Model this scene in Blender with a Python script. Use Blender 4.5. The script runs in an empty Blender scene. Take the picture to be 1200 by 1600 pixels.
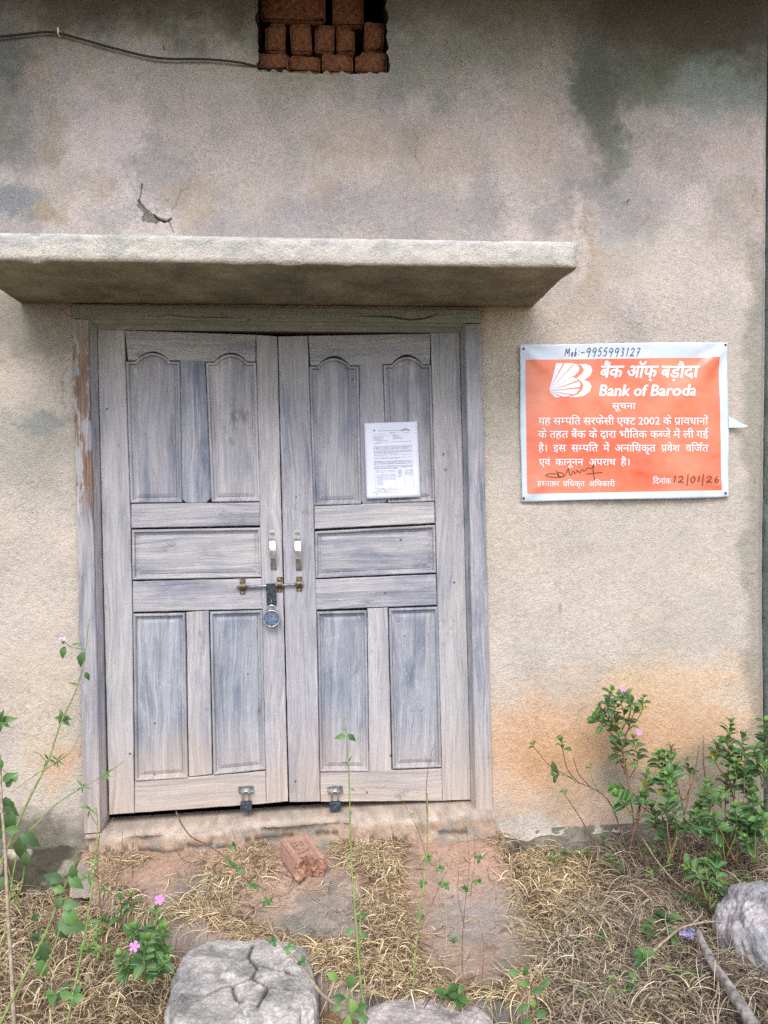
import bpy, bmesh, math, random
import numpy as np
from mathutils import Vector, Matrix, Euler

SC = bpy.context.scene
COL = SC.collection
random.seed(7)
RNG = np.random.default_rng(11)

# ------------------------------------------------------------------ camera
FPX, CX, CY = 1110.0, 600.0, 800.0          # focal length and centre, in photo pixels (1200 x 1600)
YAW, PITCH, ROLL = map(math.radians, (4.6, -0.4, 0.82))
CAM = Vector((0.0, -2.80, 1.32))
_F = Vector((math.sin(YAW) * math.cos(PITCH), math.cos(YAW) * math.cos(PITCH), math.sin(PITCH)))
_R = Vector((math.cos(YAW), -math.sin(YAW), 0))
_U = _R.cross(_F)
CR = math.cos(ROLL) * _R - math.sin(ROLL) * _U
CU = math.sin(ROLL) * _R + math.cos(ROLL) * _U
cam = bpy.data.cameras.new('camera')
cam.sensor_fit = 'VERTICAL'; cam.sensor_height = 24.0; cam.lens = FPX / 1600.0 * 24.0
cam.clip_start = 0.02; cam.clip_end = 500.0
camo = bpy.data.objects.new('camera', cam); COL.objects.link(camo)
m = Matrix.Identity(4)
for i in range(3):
    m[i][0] = CR[i]; m[i][1] = CU[i]; m[i][2] = -_F[i]; m[i][3] = CAM[i]
camo.matrix_world = m
SC.camera = camo

# ------------------------------------------------------------------ light
SUN_EL, SUN_AZ = math.radians(50), math.radians(-12)      # high, in front of the wall, a little from the left
w = bpy.data.worlds.new('World'); SC.world = w; w.use_nodes = True
nt = w.node_tree; bg = nt.nodes['Background']
sky = nt.nodes.new('ShaderNodeTexSky'); sky.sky_type = 'NISHITA'; sky.sun_disc = False
sky.sun_elevation = SUN_EL; sky.sun_rotation = math.pi + SUN_AZ
sky.dust_density = 1.2; sky.air_density = 1.0; sky.ozone_density = 1.0
hs = nt.nodes.new('ShaderNodeHueSaturation'); hs.inputs['Saturation'].default_value = 0.6
nt.links.new(sky.outputs[0], hs.inputs['Color']); nt.links.new(hs.outputs[0], bg.inputs[0])
bg.inputs[1].default_value = 0.13
sd = bpy.data.lights.new('sun', 'SUN'); sd.energy = 1.4; sd.angle = math.radians(30); sd.color = (1.0, 0.965, 0.915)
so = bpy.data.objects.new('sun', sd); COL.objects.link(so)
sdir = Vector((math.sin(SUN_AZ) * math.cos(SUN_EL), -math.cos(SUN_AZ) * math.cos(SUN_EL), math.sin(SUN_EL)))
so.rotation_euler = sdir.to_track_quat('Z', 'Y').to_euler(); so.location = sdir * 20
vs = SC.view_settings
vs.view_transform = 'Standard'; vs.look = 'None'; vs.gamma = 1.0; vs.use_curve_mapping = False
vs.exposure = 1.22
SC.cycles.max_bounces = 6
SC.cycles.use_denoising = False

# ------------------------------------------------------------------ helpers
def ray(px, py):
    return (_F * FPX + CR * (px - CX) - CU * (py - CY))
def P(px, py, y=0.0):
    d = ray(px, py); t = (y - CAM.y) / d.y
    return CAM + d * t
def gz(x, y):
    """height of the bare ground"""
    return -0.10 - 0.03 * np.clip(-x - 0.9, 0, 1.2) + 0.02 * np.sin(x * 2.1 + y) - 0.02 * np.clip(-y, 0, 2)
def G(px, py, dz=0.0):
    """point on the ground seen at a pixel"""
    d = ray(px, py); t = 2.0
    for _ in range(12):
        p = CAM + d * t
        z = float(gz(p.x, p.y)) + dz
        t += (z - p.z) / d.z
    return CAM + d * t
def srgb(r, g, b, k=1.0):
    f = lambda c: ((c / 255.0 + 0.055) / 1.055) ** 2.4 if c > 10 else c / 255.0 / 12.92
    return (f(r) * k, f(g) * k, f(b) * k, 1.0)

_N = 256
_lat = np.random.default_rng(3).random((_N, _N))
def vnoise(x, y):
    xi = np.floor(x).astype(int); yi = np.floor(y).astype(int)
    fx = x - xi; fy = y - yi
    fx = fx * fx * (3 - 2 * fx); fy = fy * fy * (3 - 2 * fy)
    a = _lat[xi % _N, yi % _N]; b = _lat[(xi + 1) % _N, yi % _N]
    c = _lat[xi % _N, (yi + 1) % _N]; d = _lat[(xi + 1) % _N, (yi + 1) % _N]
    return (a * (1 - fx) + b * fx) * (1 - fy) + (c * (1 - fx) + d * fx) * fy
def fbm(x, y, s=1.0, o=4, off=0.0):
    x = np.asarray(x, float) * s + off; y = np.asarray(y, float) * s + off * 1.7
    t = 0; a = 0.5; n = 0
    for _ in range(o):
        t = t + a * vnoise(x, y); n += a; a *= 0.5; x = x * 2.03 + 5.1; y = y * 2.03 + 1.3
    return t / n
def sstep(a, b, x):
    t = np.clip((x - a) / (b - a), 0, 1); return t * t * (3 - 2 * t)

def seg_dist(X, Y, pts):
    d = np.full(X.shape, 1e9)
    for (x0, y0), (x1, y1) in zip(pts[:-1], pts[1:]):
        vx, vy = x1 - x0, y1 - y0
        t = np.clip(((X - x0) * vx + (Y - y0) * vy) / (vx * vx + vy * vy + 1e-12), 0, 1)
        d = np.minimum(d, np.hypot(X - x0 - t * vx, Y - y0 - t * vy))
    return d
def in_poly(X, Y, pts):
    r = np.zeros(X.shape, bool); n = len(pts)
    for i in range(n):
        x0, y0 = pts[i]; x1, y1 = pts[(i + 1) % n]
        if y0 == y1: continue
        c = ((y0 > Y) != (y1 > Y)) & (X < (x1 - x0) * (Y - y0) / (y1 - y0) + x0)
        r ^= c
    return r

def tag(o, label=None, cat=None, group=None, kind=None):
    if label: o['label'] = label
    if cat: o['category'] = cat
    if group: o['group'] = group
    if kind: o['kind'] = kind
    return o
def empty(name, loc, label=None, cat=None, group=None, kind=None):
    o = bpy.data.objects.new(name, None); COL.objects.link(o); o.location = loc
    o.empty_display_size = 0.05
    bpy.context.view_layer.update()
    return tag(o, label, cat, group, kind)
def link(name, me, mat=None, parent=None, smooth=False):
    if mat is not None and not me.materials: me.materials.append(mat)
    if smooth: me.polygons.foreach_set('use_smooth', [True] * len(me.polygons))
    o = bpy.data.objects.new(name, me); COL.objects.link(o)
    if parent is not None:
        o.parent = parent
        o.matrix_parent_inverse = world_of(parent).inverted()
    return o
def world_of(o):
    m = Matrix.LocRotScale(o.location, o.rotation_euler, o.scale)
    if o.parent is not None:
        m = world_of(o.parent) @ o.matrix_parent_inverse @ m
    return m
def npmesh(name, V, Fq, col=None):
    """mesh from numpy vertices and faces (list or n x k array)"""
    me = bpy.data.meshes.new(name)
    if isinstance(Fq, np.ndarray):
        k = Fq.shape[1]; n = len(Fq)
        me.vertices.add(len(V)); me.vertices.foreach_set('co', np.asarray(V, np.float32).ravel())
        me.loops.add(n * k); me.loops.foreach_set('vertex_index', Fq.astype(np.int32).ravel())
        me.polygons.add(n); me.polygons.foreach_set('loop_start', np.arange(0, n * k, k, dtype=np.int32))
        me.update(calc_edges=True); me.validate()
    else:
        me.from_pydata([tuple(v) for v in V], [], Fq); me.update()
    if col is not None: setcol(me, col)
    return me
def setcol(me, col, name='Col'):
    a = me.color_attributes.new(name, 'FLOAT_COLOR', 'POINT')
    c = np.ones((len(col), 4), np.float32); c[:, :3] = np.asarray(col)[:, :3]
    a.data.foreach_set('color', c.ravel())
def setvec(me, v, name='gc'):
    a = me.attributes.new(name, 'FLOAT_VECTOR', 'POINT')
    a.data.foreach_set('vector', np.asarray(v, np.float32).ravel())

def tube(pts, radii, n=6, cap=True):
    """swept tube; returns verts, faces (lists)"""
    pts = [Vector(p) for p in pts]
    if not hasattr(radii, '__len__'): radii = [radii] * len(pts)
    V = []; F = []
    up = Vector((0.13, 0.31, 0.94)).normalized()
    prev = None
    for i, p in enumerate(pts):
        t = (pts[min(i + 1, len(pts) - 1)] - pts[max(i - 1, 0)])
        t = t.normalized() if t.length > 1e-9 else Vector((0, 0, 1))
        if prev is None:
            a = t.cross(up)
            if a.length < 1e-3: a = t.cross(Vector((1, 0, 0)))
        else:
            a = prev - t * prev.dot(t)
        a.normalize(); prev = a; b = t.cross(a)
        for k in range(n):
            an = 2 * math.pi * k / n
            V.append(p + (a * math.cos(an) + b * math.sin(an)) * radii[i])
    for i in range(len(pts) - 1):
        for k in range(n):
            F.append((i * n + k, i * n + (k + 1) % n, (i + 1) * n + (k + 1) % n, (i + 1) * n + k))
    if cap:
        F.append(tuple(range(n))[::-1]); F.append(tuple(range((len(pts) - 1) * n, len(pts) * n)))
    return V, F
def spline(pts, k=5):
    """Catmull-Rom through points"""
    P_ = [Vector(p) for p in pts]
    if len(P_) < 3: return P_
    P_ = [P_[0] * 2 - P_[1]] + P_ + [P_[-1] * 2 - P_[-2]]
    out = []
    for i in range(1, len(P_) - 2):
        for j in range(k):
            t = j / k
            a, b, c, d = P_[i - 1:i + 3]
            out.append(0.5 * ((2 * b) + (c - a) * t + (2 * a - 5 * b + 4 * c - d) * t * t + (3 * b - a - 3 * c + d) * t ** 3))
    out.append(P_[-2]); return out
class MB:
    def __init__(s): s.V = []; s.F = []
    def add(s, V, F):
        b = len(s.V); s.V += [tuple(v) for v in V]; s.F += [tuple(i + b for i in f) for f in F]; return s
    def tube(s, pts, r, n=6, cap=True): return s.add(*tube(pts, r, n, cap))
    def box(s, a, b, bev=0.0):
        x0, y0, z0 = [min(a[i], b[i]) for i in range(3)]; x1, y1, z1 = [max(a[i], b[i]) for i in range(3)]
        V = [(x0, y0, z0), (x1, y0, z0), (x1, y1, z0), (x0, y1, z0), (x0, y0, z1), (x1, y0, z1), (x1, y1, z1), (x0, y1, z1)]
        return s.add(V, [(0, 3, 2, 1), (4, 5, 6, 7), (0, 1, 5, 4), (1, 2, 6, 5), (2, 3, 7, 6), (3, 0, 4, 7)])
    def build(s, name, mat=None, parent=None, smooth=False, bevel=0.0):
        me = bpy.data.meshes.new(name); me.from_pydata(s.V, [], s.F); me.update()
        if bevel:
            bm = bmesh.new(); bm.from_mesh(me)
            bmesh.ops.bevel(bm, geom=bm.edges[:], offset=bevel, segments=2, affect='EDGES', profile=0.6)
            bm.to_mesh(me); bm.free()
        return link(name, me, mat, parent, smooth)

def offset_poly(pts, d):
    """inset a 2D polygon (x, z) by d; orientation independent"""
    n = len(pts)
    A = sum(pts[i][0] * pts[(i + 1) % n][1] - pts[(i + 1) % n][0] * pts[i][1] for i in range(n))
    s = 1 if A > 0 else -1
    out = []
    for i in range(n):
        p0 = Vector(pts[i - 1]); p1 = Vector(pts[i]); p2 = Vector(pts[(i + 1) % n])
        e1 = (p1 - p0); e2 = (p2 - p1)
        if e1.length < 1e-9 or e2.length < 1e-9: out.append(tuple(p1)); continue
        e1.normalize(); e2.normalize()
        n1 = Vector((-e1.y, e1.x)) * s; n2 = Vector((-e2.y, e2.x)) * s
        b = n1 + n2
        if b.length < 1e-6: out.append(tuple(p1)); continue
        b.normalize(); c = max(0.5, b.dot(n1))
        q = p1 + b * (d / c); out.append((q.x, q.y))
    return out
def densify(pts, step=0.03, jit=0.0):
    out = []; n = len(pts)
    for i in range(n):
        a = Vector(pts[i]); b = Vector(pts[(i + 1) % n]); k = max(1, int((b - a).length / step))
        for j in range(k):
            q = a.lerp(b, j / k)
            if jit: q = q + Vector((random.uniform(-jit, jit), random.uniform(-jit, jit)))
            out.append((q.x, q.y))
    return out
GRAIN_SEED = [0]
def ringed(name, outline, rings, mat, parent, grain='v', jit=0.0006, step=0.03, back=None, world=True, dense=True):
    """solid made of rings [(inset, y)] from the outline inwards; the last ring is filled; grain runs v(ertical) or h"""
    base = list(outline); cnt = []; nb = len(base)
    for i in range(nb): cnt.append(max(1, int((Vector(base[(i + 1) % nb]) - Vector(base[i])).length / step)))
    n = sum(cnt); V = []; F = []
    jt = [(random.uniform(-jit, jit), random.uniform(-jit, jit)) for _ in range(n)]
    R_ = list(rings)
    if back is not None: R_ = [(0.0, back)] + R_
    pts = []
    for (ins, y) in R_:
        qb = offset_poly(base, ins) if ins else base
        q = []
        for i in range(nb):
            a_ = Vector(qb[i]); b_ = Vector(qb[(i + 1) % nb])
            for j in range(cnt[i]):
                w_ = a_.lerp(b_, j / cnt[i]); k_ = jt[len(q)]; q.append((w_.x + k_[0], w_.y + k_[1]))
        if not pts: pts = q
        V += [(p[0], y if not callable(y) else y(p[0], p[1]), p[1]) for p in q]
    A = sum(pts[i][0] * pts[(i + 1) % n][1] - pts[(i + 1) % n][0] * pts[i][1] for i in range(n))
    ccw = A > 0
    for r in range(len(R_) - 1):
        for i in range(n):
            a, b = r * n + i, r * n + (i + 1) % n; c, d = b + n, a + n
            F.append((a, b, c, d) if ccw else (a, d, c, b))
    last = list(range((len(R_) - 1) * n, len(R_) * n))
    F.append(tuple(last) if ccw else tuple(last[::-1]))
    me = bpy.data.meshes.new(name); me.from_pydata(V, [], F); me.update()
    GRAIN_SEED[0] += 1; s = GRAIN_SEED[0]
    v = np.array(V)
    ox, oy = (s * 3.71) % 17, (s * 1.37) % 11
    if grain == 'v': g = np.stack([v[:, 0] + ox, v[:, 1] + oy, v[:, 2] + s * 0.77], 1)
    else: g = np.stack([v[:, 2] + ox, v[:, 1] + oy, v[:, 0] + s * 0.77], 1)
    setvec(me, g)
    return link(name, me, mat, parent)
def quad_px(q, y):
    """four photo pixels (tl, tr, br, bl) -> outline on plane y, counter-clockwise from the front"""
    r = [P(a, b, y) for a, b in q][::-1]
    return [(p.x, p.z) for p in r]

# ------------------------------------------------------------------ materials
def newmat(name, rough=0.8, spec=0.3):
    m = bpy.data.materials.new(name); m.use_nodes = True
    b = m.node_tree.nodes['Principled BSDF']
    b.inputs['Roughness'].default_value = rough; b.inputs['Specular IOR Level'].default_value = spec
    return m, m.node_tree, b
def N(t, kind, **kw):
    n = t.nodes.new(kind)
    for k, v in kw.items(): setattr(n, k, v)
    return n
def noise(t, vec, scale, detail=4, rough=0.55, dist=0.0):
    n = N(t, 'ShaderNodeTexNoise'); n.inputs['Scale'].default_value = scale; n.inputs['Detail'].default_value = detail
    n.inputs['Roughness'].default_value = rough; n.inputs['Distortion'].default_value = dist
    if vec is not None: t.links.new(vec, n.inputs['Vector'])
    return n.outputs[0]
def ramp(t, fac, stops):
    r = N(t, 'ShaderNodeValToRGB'); e = r.color_ramp.elements
    while len(e) < len(stops): e.new(0.5)
    for el, (p, c) in zip(e, stops):
        el.position = p; el.color = c if hasattr(c, '__len__') else (c, c, c, 1)
    t.links.new(fac, r.inputs[0]); return r.outputs[0]
def mix(t, fac, a, b, mode='MIX'):
    n = N(t, 'ShaderNodeMix', data_type='RGBA', blend_type=mode)
    for s, v in ((0, fac), (6, a), (7, b)):
        if hasattr(v, 'is_output') or isinstance(v, bpy.types.NodeSocket): t.links.new(v, n.inputs[s])
        else: n.inputs[s].default_value = v
    return n.outputs[2]
def mathn(t, op, a, b=0.0, clamp=False):
    n = N(t, 'ShaderNodeMath', operation=op, use_clamp=clamp)
    for s, v in ((0, a), (1, b)):
        if isinstance(v, bpy.types.NodeSocket): t.links.new(v, n.inputs[s])
        else: n.inputs[s].default_value = v
    return n.outputs[0]
def bump(t, bsdf, h, strength, dist, prev=None):
    n = N(t, 'ShaderNodeBump'); n.inputs['Strength'].default_value = strength; n.inputs['Distance'].default_value = dist
    t.links.new(h, n.inputs['Height'])
    if prev is not None: t.links.new(prev, n.inputs['Normal'])
    t.links.new(n.outputs[0], bsdf.inputs['Normal']); return n.outputs[0]
def objco(t): return N(t, 'ShaderNodeTexCoord').outputs['Object']
def attr(t, name='Col'):
    n = N(t, 'ShaderNodeAttribute'); n.attribute_name = name; return n
def scaled(t, vec, s):
    n = N(t, 'ShaderNodeMapping'); n.inputs['Scale'].default_value = s; t.links.new(vec, n.inputs[0]); return n.outputs[0]

def plaster_mat(name, grain=210.0, bumpd=0.004, base=None, speck=1.0):
    m, t, b = newmat(name, 0.92, 0.15)
    co = objco(t)
    c = attr(t).outputs[0] if base is None else None
    if base is not None:
        c = ramp(t, noise(t, co, 6.0, 6, 0.6), [(0.3, base[0]), (0.7, base[1])])
    n1 = noise(t, co, grain, 3, 0.7)
    n2 = noise(t, co, grain * 0.33, 3, 0.6)
    n3 = noise(t, co, grain * 2.1, 2, 0.6)
    lo = 1 - 0.66 * speck; hi = 1 + 0.40 * speck
    g1 = ramp(t, n1, [(0.36, lo), (0.50, 1.0), (0.66, hi)])
    msk = ramp(t, noise(t, co, 3.1, 4, 0.6), [(0.38, 0.65), (0.62, 1.0)])
    g1 = mix(t, msk, g1, (1, 1, 1, 1))
    g2 = ramp(t, n2, [(0.3, 0.90), (0.7, 1.08)])
    g3 = ramp(t, n3, [(0.3, 0.86), (0.7, 1.1)])
    x = mix(t, 1.0, c, g1, 'MULTIPLY'); x = mix(t, 1.0, x, g2, 'MULTIPLY'); x = mix(t, 1.0, x, g3, 'MULTIPLY')
    t.links.new(x, b.inputs['Base Color'])
    h = mathn(t, 'ADD', n1, mathn(t, 'MULTIPLY', n2, 0.8))
    bump(t, b, h, 0.75, bumpd)
    return m
M = {}
M['plaster'] = plaster_mat('plaster', 150.0, 0.007)
M['concrete'] = plaster_mat('concrete', 130.0, 0.007)
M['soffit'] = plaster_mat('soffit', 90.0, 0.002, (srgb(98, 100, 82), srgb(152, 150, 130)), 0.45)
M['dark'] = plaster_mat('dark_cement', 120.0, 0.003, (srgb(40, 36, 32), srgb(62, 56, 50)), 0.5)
M['roof'] = plaster_mat('roof_cement', 60.0, 0.003, (srgb(110, 105, 98), srgb(135, 130, 120)), 0.4)

def wood_mat(name, c_light, c_mid, c_blue, mud=True, peel=False):
    m, t, b = newmat(name, 0.85, 0.2)
    gc = attr(t, 'gc').outputs['Vector']
    co = objco(t)
    tint = noise(t, scaled(t, gc, (0.31, 0.31, 0.02)), 1.0, 1, 0.5)
    # wandering grain: distort the across coordinate with a slow noise
    slow = noise(t, scaled(t, gc, (5.0, 5.0, 1.6)), 1.0, 2, 0.5)
    sep = N(t, 'ShaderNodeSeparateXYZ'); t.links.new(gc, sep.inputs[0])
    xx = mathn(t, 'ADD', sep.outputs[0], mathn(t, 'MULTIPLY', slow, 0.10))
    com = N(t, 'ShaderNodeCombineXYZ'); t.links.new(xx, com.inputs[0]); t.links.new(sep.outputs[1], com.inputs[1]); t.links.new(sep.outputs[2], com.inputs[2])
    gw = com.outputs[0]
    fine = noise(t, scaled(t, gw, (230.0, 60.0, 6.0)), 1.0, 4, 0.7)
    hair = noise(t, scaled(t, gw, (130.0, 30.0, 2.2)), 1.0, 3, 0.6)
    med = noise(t, scaled(t, gw, (75.0, 20.0, 2.6)), 1.0, 4, 0.6)
    wide = noise(t, scaled(t, gw, (17.0, 8.0, 1.3)), 1.0, 4, 0.6, 0.4)
    patch = noise(t, scaled(t, gc, (4.0, 4.0, 2.2)), 1.0, 5, 0.65, 0.3)
    spots = noise(t, scaled(t, gw, (260.0, 60.0, 60.0)), 1.0, 3, 0.7)
    a = ramp(t, wide, [(0.33, c_blue), (0.50, c_mid), (0.66, c_light)])
    pm = ramp(t, patch, [(0.38, 0.0), (0.62, 0.75)])
    a = mix(t, pm, a, c_light)
    pb = ramp(t, noise(t, scaled(t, gc, (6.5, 5.0, 2.6)), 1.0, 4, 0.6), [(0.55, 0.0), (0.70, 0.75)])
    a = mix(t, pb, a, c_blue)
    g = ramp(t, med, [(0.30, 0.80), (0.55, 1.0), (0.75, 1.10)])
    a = mix(t, 1.0, a, g, 'MULTIPLY')
    g = ramp(t, fine, [(0.28, 0.48), (0.42, 0.90), (0.58, 1.0), (0.70, 1.24)])
    a = mix(t, 1.0, a, g, 'MULTIPLY')
    cont = mathn(t, 'FRACT', mathn(t, 'MULTIPLY', wide, 11.0))
    a = mix(t, ramp(t, cont, [(0.0, 0.22), (0.16, 0.0), (0.8, 0.0), (1.0, 0.22)]), a, c_blue)
    a = mix(t, ramp(t, hair, [(0.62, 0.0), (0.70, 0.45)]), a, srgb(208, 202, 200))
    a = mix(t, ramp(t, hair, [(0.26, 0.6), (0.32, 0.0)]), a, srgb(100, 98, 100))
    chalk = ramp(t, spots, [(0.60, 0.0), (0.70, 0.55)])
    chalk = mathn(t, 'MULTIPLY', chalk, ramp(t, patch, [(0.35, 0.1), (0.6, 1.0)]))
    a = mix(t, chalk, a, srgb(216, 216, 222))
    zsep = N(t, 'ShaderNodeSeparateXYZ'); geo = N(t, 'ShaderNodeNewGeometry'); t.links.new(geo.outputs['Position'], zsep.inputs[0])
    if mud:
        zz = mathn(t, 'ADD', zsep.outputs[2], mathn(t, 'MULTIPLY', patch, 0.55))
        mr = N(t, 'ShaderNodeMapRange'); mr.inputs[1].default_value = 0.38; mr.inputs[2].default_value = 0.80; mr.inputs[3].default_value = 0.85; mr.inputs[4].default_value = 0.0
        t.links.new(zz, mr.inputs[0])
        mudc = ramp(t, med, [(0.3, srgb(172, 154, 142)), (0.7, srgb(206, 190, 176))])
        a = mix(t, mr.outputs[0], a, mudc)
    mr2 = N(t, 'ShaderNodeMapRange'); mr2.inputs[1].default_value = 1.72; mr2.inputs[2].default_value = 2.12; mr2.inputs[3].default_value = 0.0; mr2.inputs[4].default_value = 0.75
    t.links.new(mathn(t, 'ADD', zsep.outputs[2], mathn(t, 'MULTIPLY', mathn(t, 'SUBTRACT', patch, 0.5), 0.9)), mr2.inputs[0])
    a = mix(t, mr2.outputs[0], a, mix(t, 0.55, a, srgb(112, 122, 108)))  # greenish shade under the slab painted into the upper wood
    if peel:
        pl = noise(t, scaled(t, gc, (20.0, 10.0, 5.0)), 1.0, 6, 0.7)
        zr = N(t, 'ShaderNodeMapRange'); zr.inputs[1].default_value = 1.25; zr.inputs[2].default_value = 1.42; t.links.new(zsep.outputs[2], zr.inputs[0])
        zr2 = N(t, 'ShaderNodeMapRange'); zr2.inputs[1].default_value = 2.06; zr2.inputs[2].default_value = 1.96; t.links.new(zsep.outputs[2], zr2.inputs[0])
        k = mathn(t, 'MULTIPLY', ramp(t, pl, [(0.475, 0.0), (0.49, 1.0)]), mathn(t, 'MULTIPLY', zr.outputs[0], zr2.outputs[0]))
        rust = ramp(t, fine, [(0.3, srgb(74, 54, 42)), (0.45, srgb(126, 102, 86)), (0.7, srgb(160, 142, 128))])
        a = mix(t, k, a, rust)
    a = mix(t, 1.0, a, ramp(t, tint, [(0.3, (0.84, 0.85, 0.88, 1)), (0.7, (1.08, 1.06, 1.03, 1))]), 'MULTIPLY')
    kn = noise(t, scaled(t, gc, (7.0, 7.0, 4.5)), 1.0, 6, 0.75)
    a = mix(t, ramp(t, kn, [(0.60, 0.0), (0.68, 0.6)]), a, srgb(100, 98, 98))
    a = mix(t, ramp(t, noise(t, scaled(t, gc, (30.0, 20.0, 12.0)), 1.0, 5, 0.7), [(0.62, 0.0), (0.72, 0.35)]), a, srgb(206, 200, 196))
    # nail and knot marks
    vor = N(t, 'ShaderNodeTexVoronoi'); vor.inputs['Scale'].default_value = 9.0; t.links.new(gc, vor.inputs['Vector'])
    dots = ramp(t, vor.outputs[0], [(0.030, 0.85), (0.055, 0.0)])
    a = mix(t, dots, a, srgb(70, 62, 60))
    t.links.new(a, b.inputs['Base Color'])
    h = mathn(t, 'ADD', fine, mathn(t, 'MULTIPLY', med, 0.8))
    bump(t, b, h, 0.7, 0.0035)
    return m
LIGHT, MID, BLUE = srgb(184, 180, 183), srgb(164, 162, 169), srgb(120, 127, 142)
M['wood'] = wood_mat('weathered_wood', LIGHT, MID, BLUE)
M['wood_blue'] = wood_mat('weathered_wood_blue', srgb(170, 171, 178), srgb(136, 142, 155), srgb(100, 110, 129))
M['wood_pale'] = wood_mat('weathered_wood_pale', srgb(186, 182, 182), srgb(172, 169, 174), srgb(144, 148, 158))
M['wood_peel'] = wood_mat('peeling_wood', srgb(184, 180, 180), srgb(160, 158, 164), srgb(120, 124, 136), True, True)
M['wood_green'] = wood_mat('shade_green_wood', srgb(160, 162, 152), srgb(138, 142, 134), srgb(112, 118, 114), False)  # head timbers: greenish slab shade put into the wood colour
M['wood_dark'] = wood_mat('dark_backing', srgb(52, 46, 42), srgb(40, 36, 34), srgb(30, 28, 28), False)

def simple(name, c1, c2=None, scale=20, rough=0.7, spec=0.3, metal=0.0, bmp=0.0, stops=(0.35, 0.65), detail=4):
    m, t, b = newmat(name, rough, spec)
    b.inputs['Metallic'].default_value = metal
    co = objco(t); n = noise(t, co, scale, detail)
    t.links.new(ramp(t, n, [(stops[0], c1), (stops[1], c2 or c1)]), b.inputs['Base Color'])
    if bmp: bump(t, b, n, 0.8, bmp)
    return m
M['steel'] = simple('steel', srgb(150, 150, 148), srgb(205, 205, 205), 60, 0.32, 0.5, 0.9)
M['brass'] = simple('rusty_bracket', srgb(66, 52, 42), srgb(136, 118, 96), 130, 0.5, 0.5, 0.6, 0.0005)
M['lock_body'] = simple('lock_body', srgb(58, 78, 112), srgb(112, 130, 156), 120, 0.4, 0.5, 0.4)
M['lock_dark'] = simple('lock_dark', srgb(44, 54, 64), srgb(76, 88, 98), 90, 0.45, 0.5, 0.4)
M['hole'] = simple('black', (0.006, 0.006, 0.006, 1), (0.012, 0.01, 0.01, 1), 20, 0.8)
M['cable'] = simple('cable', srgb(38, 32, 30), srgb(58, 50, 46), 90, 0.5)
M['fired_brick'] = simple('fired_brick', srgb(80, 52, 40), srgb(142, 96, 68), 60, 0.95, 0.1, 0, 0.008, (0.3, 0.7), 6)
M['fired_brick_b'] = simple('fired_brick_b', srgb(70, 48, 38), srgb(124, 86, 64), 52, 0.95, 0.1, 0, 0.008, (0.3, 0.7), 6)
M['loose_brick'] = simple('loose_brick', srgb(150, 116, 102), srgb(178, 146, 130), 70, 0.95, 0.1, 0, 0.0015, (0.3, 0.7), 6)
M['broken_brick'] = simple('broken_brick', srgb(124, 84, 68), srgb(176, 138, 118), 70, 0.95, 0.1, 0, 0.006, (0.35, 0.6), 6)
M['ink'] = simple('ink', srgb(40, 50, 96), srgb(60, 68, 110), 40, 0.8)
M['ink_black'] = simple('ink_black', srgb(44, 30, 30), srgb(70, 44, 40), 40, 0.8)
M['print_grey'] = simple('print_grey', srgb(150, 152, 170), srgb(110, 112, 132), 900, 0.8)
M['print_dark'] = simple('print_dark', srgb(52, 54, 72), srgb(90, 92, 112), 500, 0.8)
M['paper'] = simple('paper', srgb(206, 209, 228), srgb(216, 218, 234), 8, 0.75, 0.2)
M['vinyl_white'] = simple('vinyl_white', srgb(186, 198, 212), srgb(202, 210, 220), 9, 0.42, 0.4, 0, 0.001)
M['print_white'] = simple('print_white', srgb(216, 220, 226), srgb(226, 226, 230), 20, 0.5, 0.4)
M['vinyl_orange'] = simple('vinyl_orange', srgb(208, 94, 62), srgb(222, 138, 108), 3.0, 0.30, 0.5, 0, 0.001)
M['stem_green'] = simple('stem_green', srgb(96, 112, 58), srgb(134, 148, 84), 60, 0.6)
M['stem_brown'] = simple('stem_brown', srgb(92, 66, 52), srgb(138, 108, 84), 80, 0.8)
M['stem_grey'] = simple('stem_grey', srgb(128, 112, 98), srgb(170, 152, 132), 80, 0.85)
M['flower_pink'] = simple('flower_pink', srgb(198, 110, 178), srgb(214, 140, 196), 60, 0.6)
M['flower_pale'] = simple('flower_pale', srgb(206, 190, 214), srgb(226, 214, 230), 90, 0.7)
M['wrapper'] = simple('wrapper', srgb(48, 42, 84), srgb(150, 148, 176), 60, 0.35, 0.5, 0, 0.002)
M['pipe'] = simple('weathered_pole', srgb(92, 88, 84), srgb(162, 156, 152), 40, 0.8, 0.2, 0, 0.003)
def leaf_mat(name, c1, c2, rough=0.45, trans=0.25):
    m, t, b = newmat(name, rough, 0.35)
    oi = N(t, 'ShaderNodeObjectInfo'); co = objco(t)
    n = noise(t, co, 70, 3)
    f = mathn(t, 'ADD', mathn(t, 'MULTIPLY', n, 0.5), mathn(t, 'MULTIPLY', oi.outputs['Random'], 0.55))
    t.links.new(ramp(t, f, [(0.25, c1), (0.8, c2)]), b.inputs['Base Color'])
    b.inputs['Subsurface Weight'].default_value = 0.0
    tr = N(t, 'ShaderNodeBsdfTranslucent'); ms = N(t, 'ShaderNodeMixShader'); ms.inputs[0].default_value = trans
    tr.inputs[0].default_value = (c2[0] * 1.3, c2[1] * 1.4, c2[2], 1)
    t.links.new(b.outputs[0], ms.inputs[1]); t.links.new(tr.outputs[0], ms.inputs[2])
    t.links.new(ms.outputs[0], t.nodes['Material Output'].inputs[0])
    return m
M['leaf_dark'] = leaf_mat('leaf_dark', srgb(48, 76, 46), srgb(98, 126, 80), 0.5, 0.2)
M['leaf_mid'] = leaf_mat('leaf_mid', srgb(54, 88, 46), srgb(104, 140, 80), 0.45, 0.2)
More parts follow.
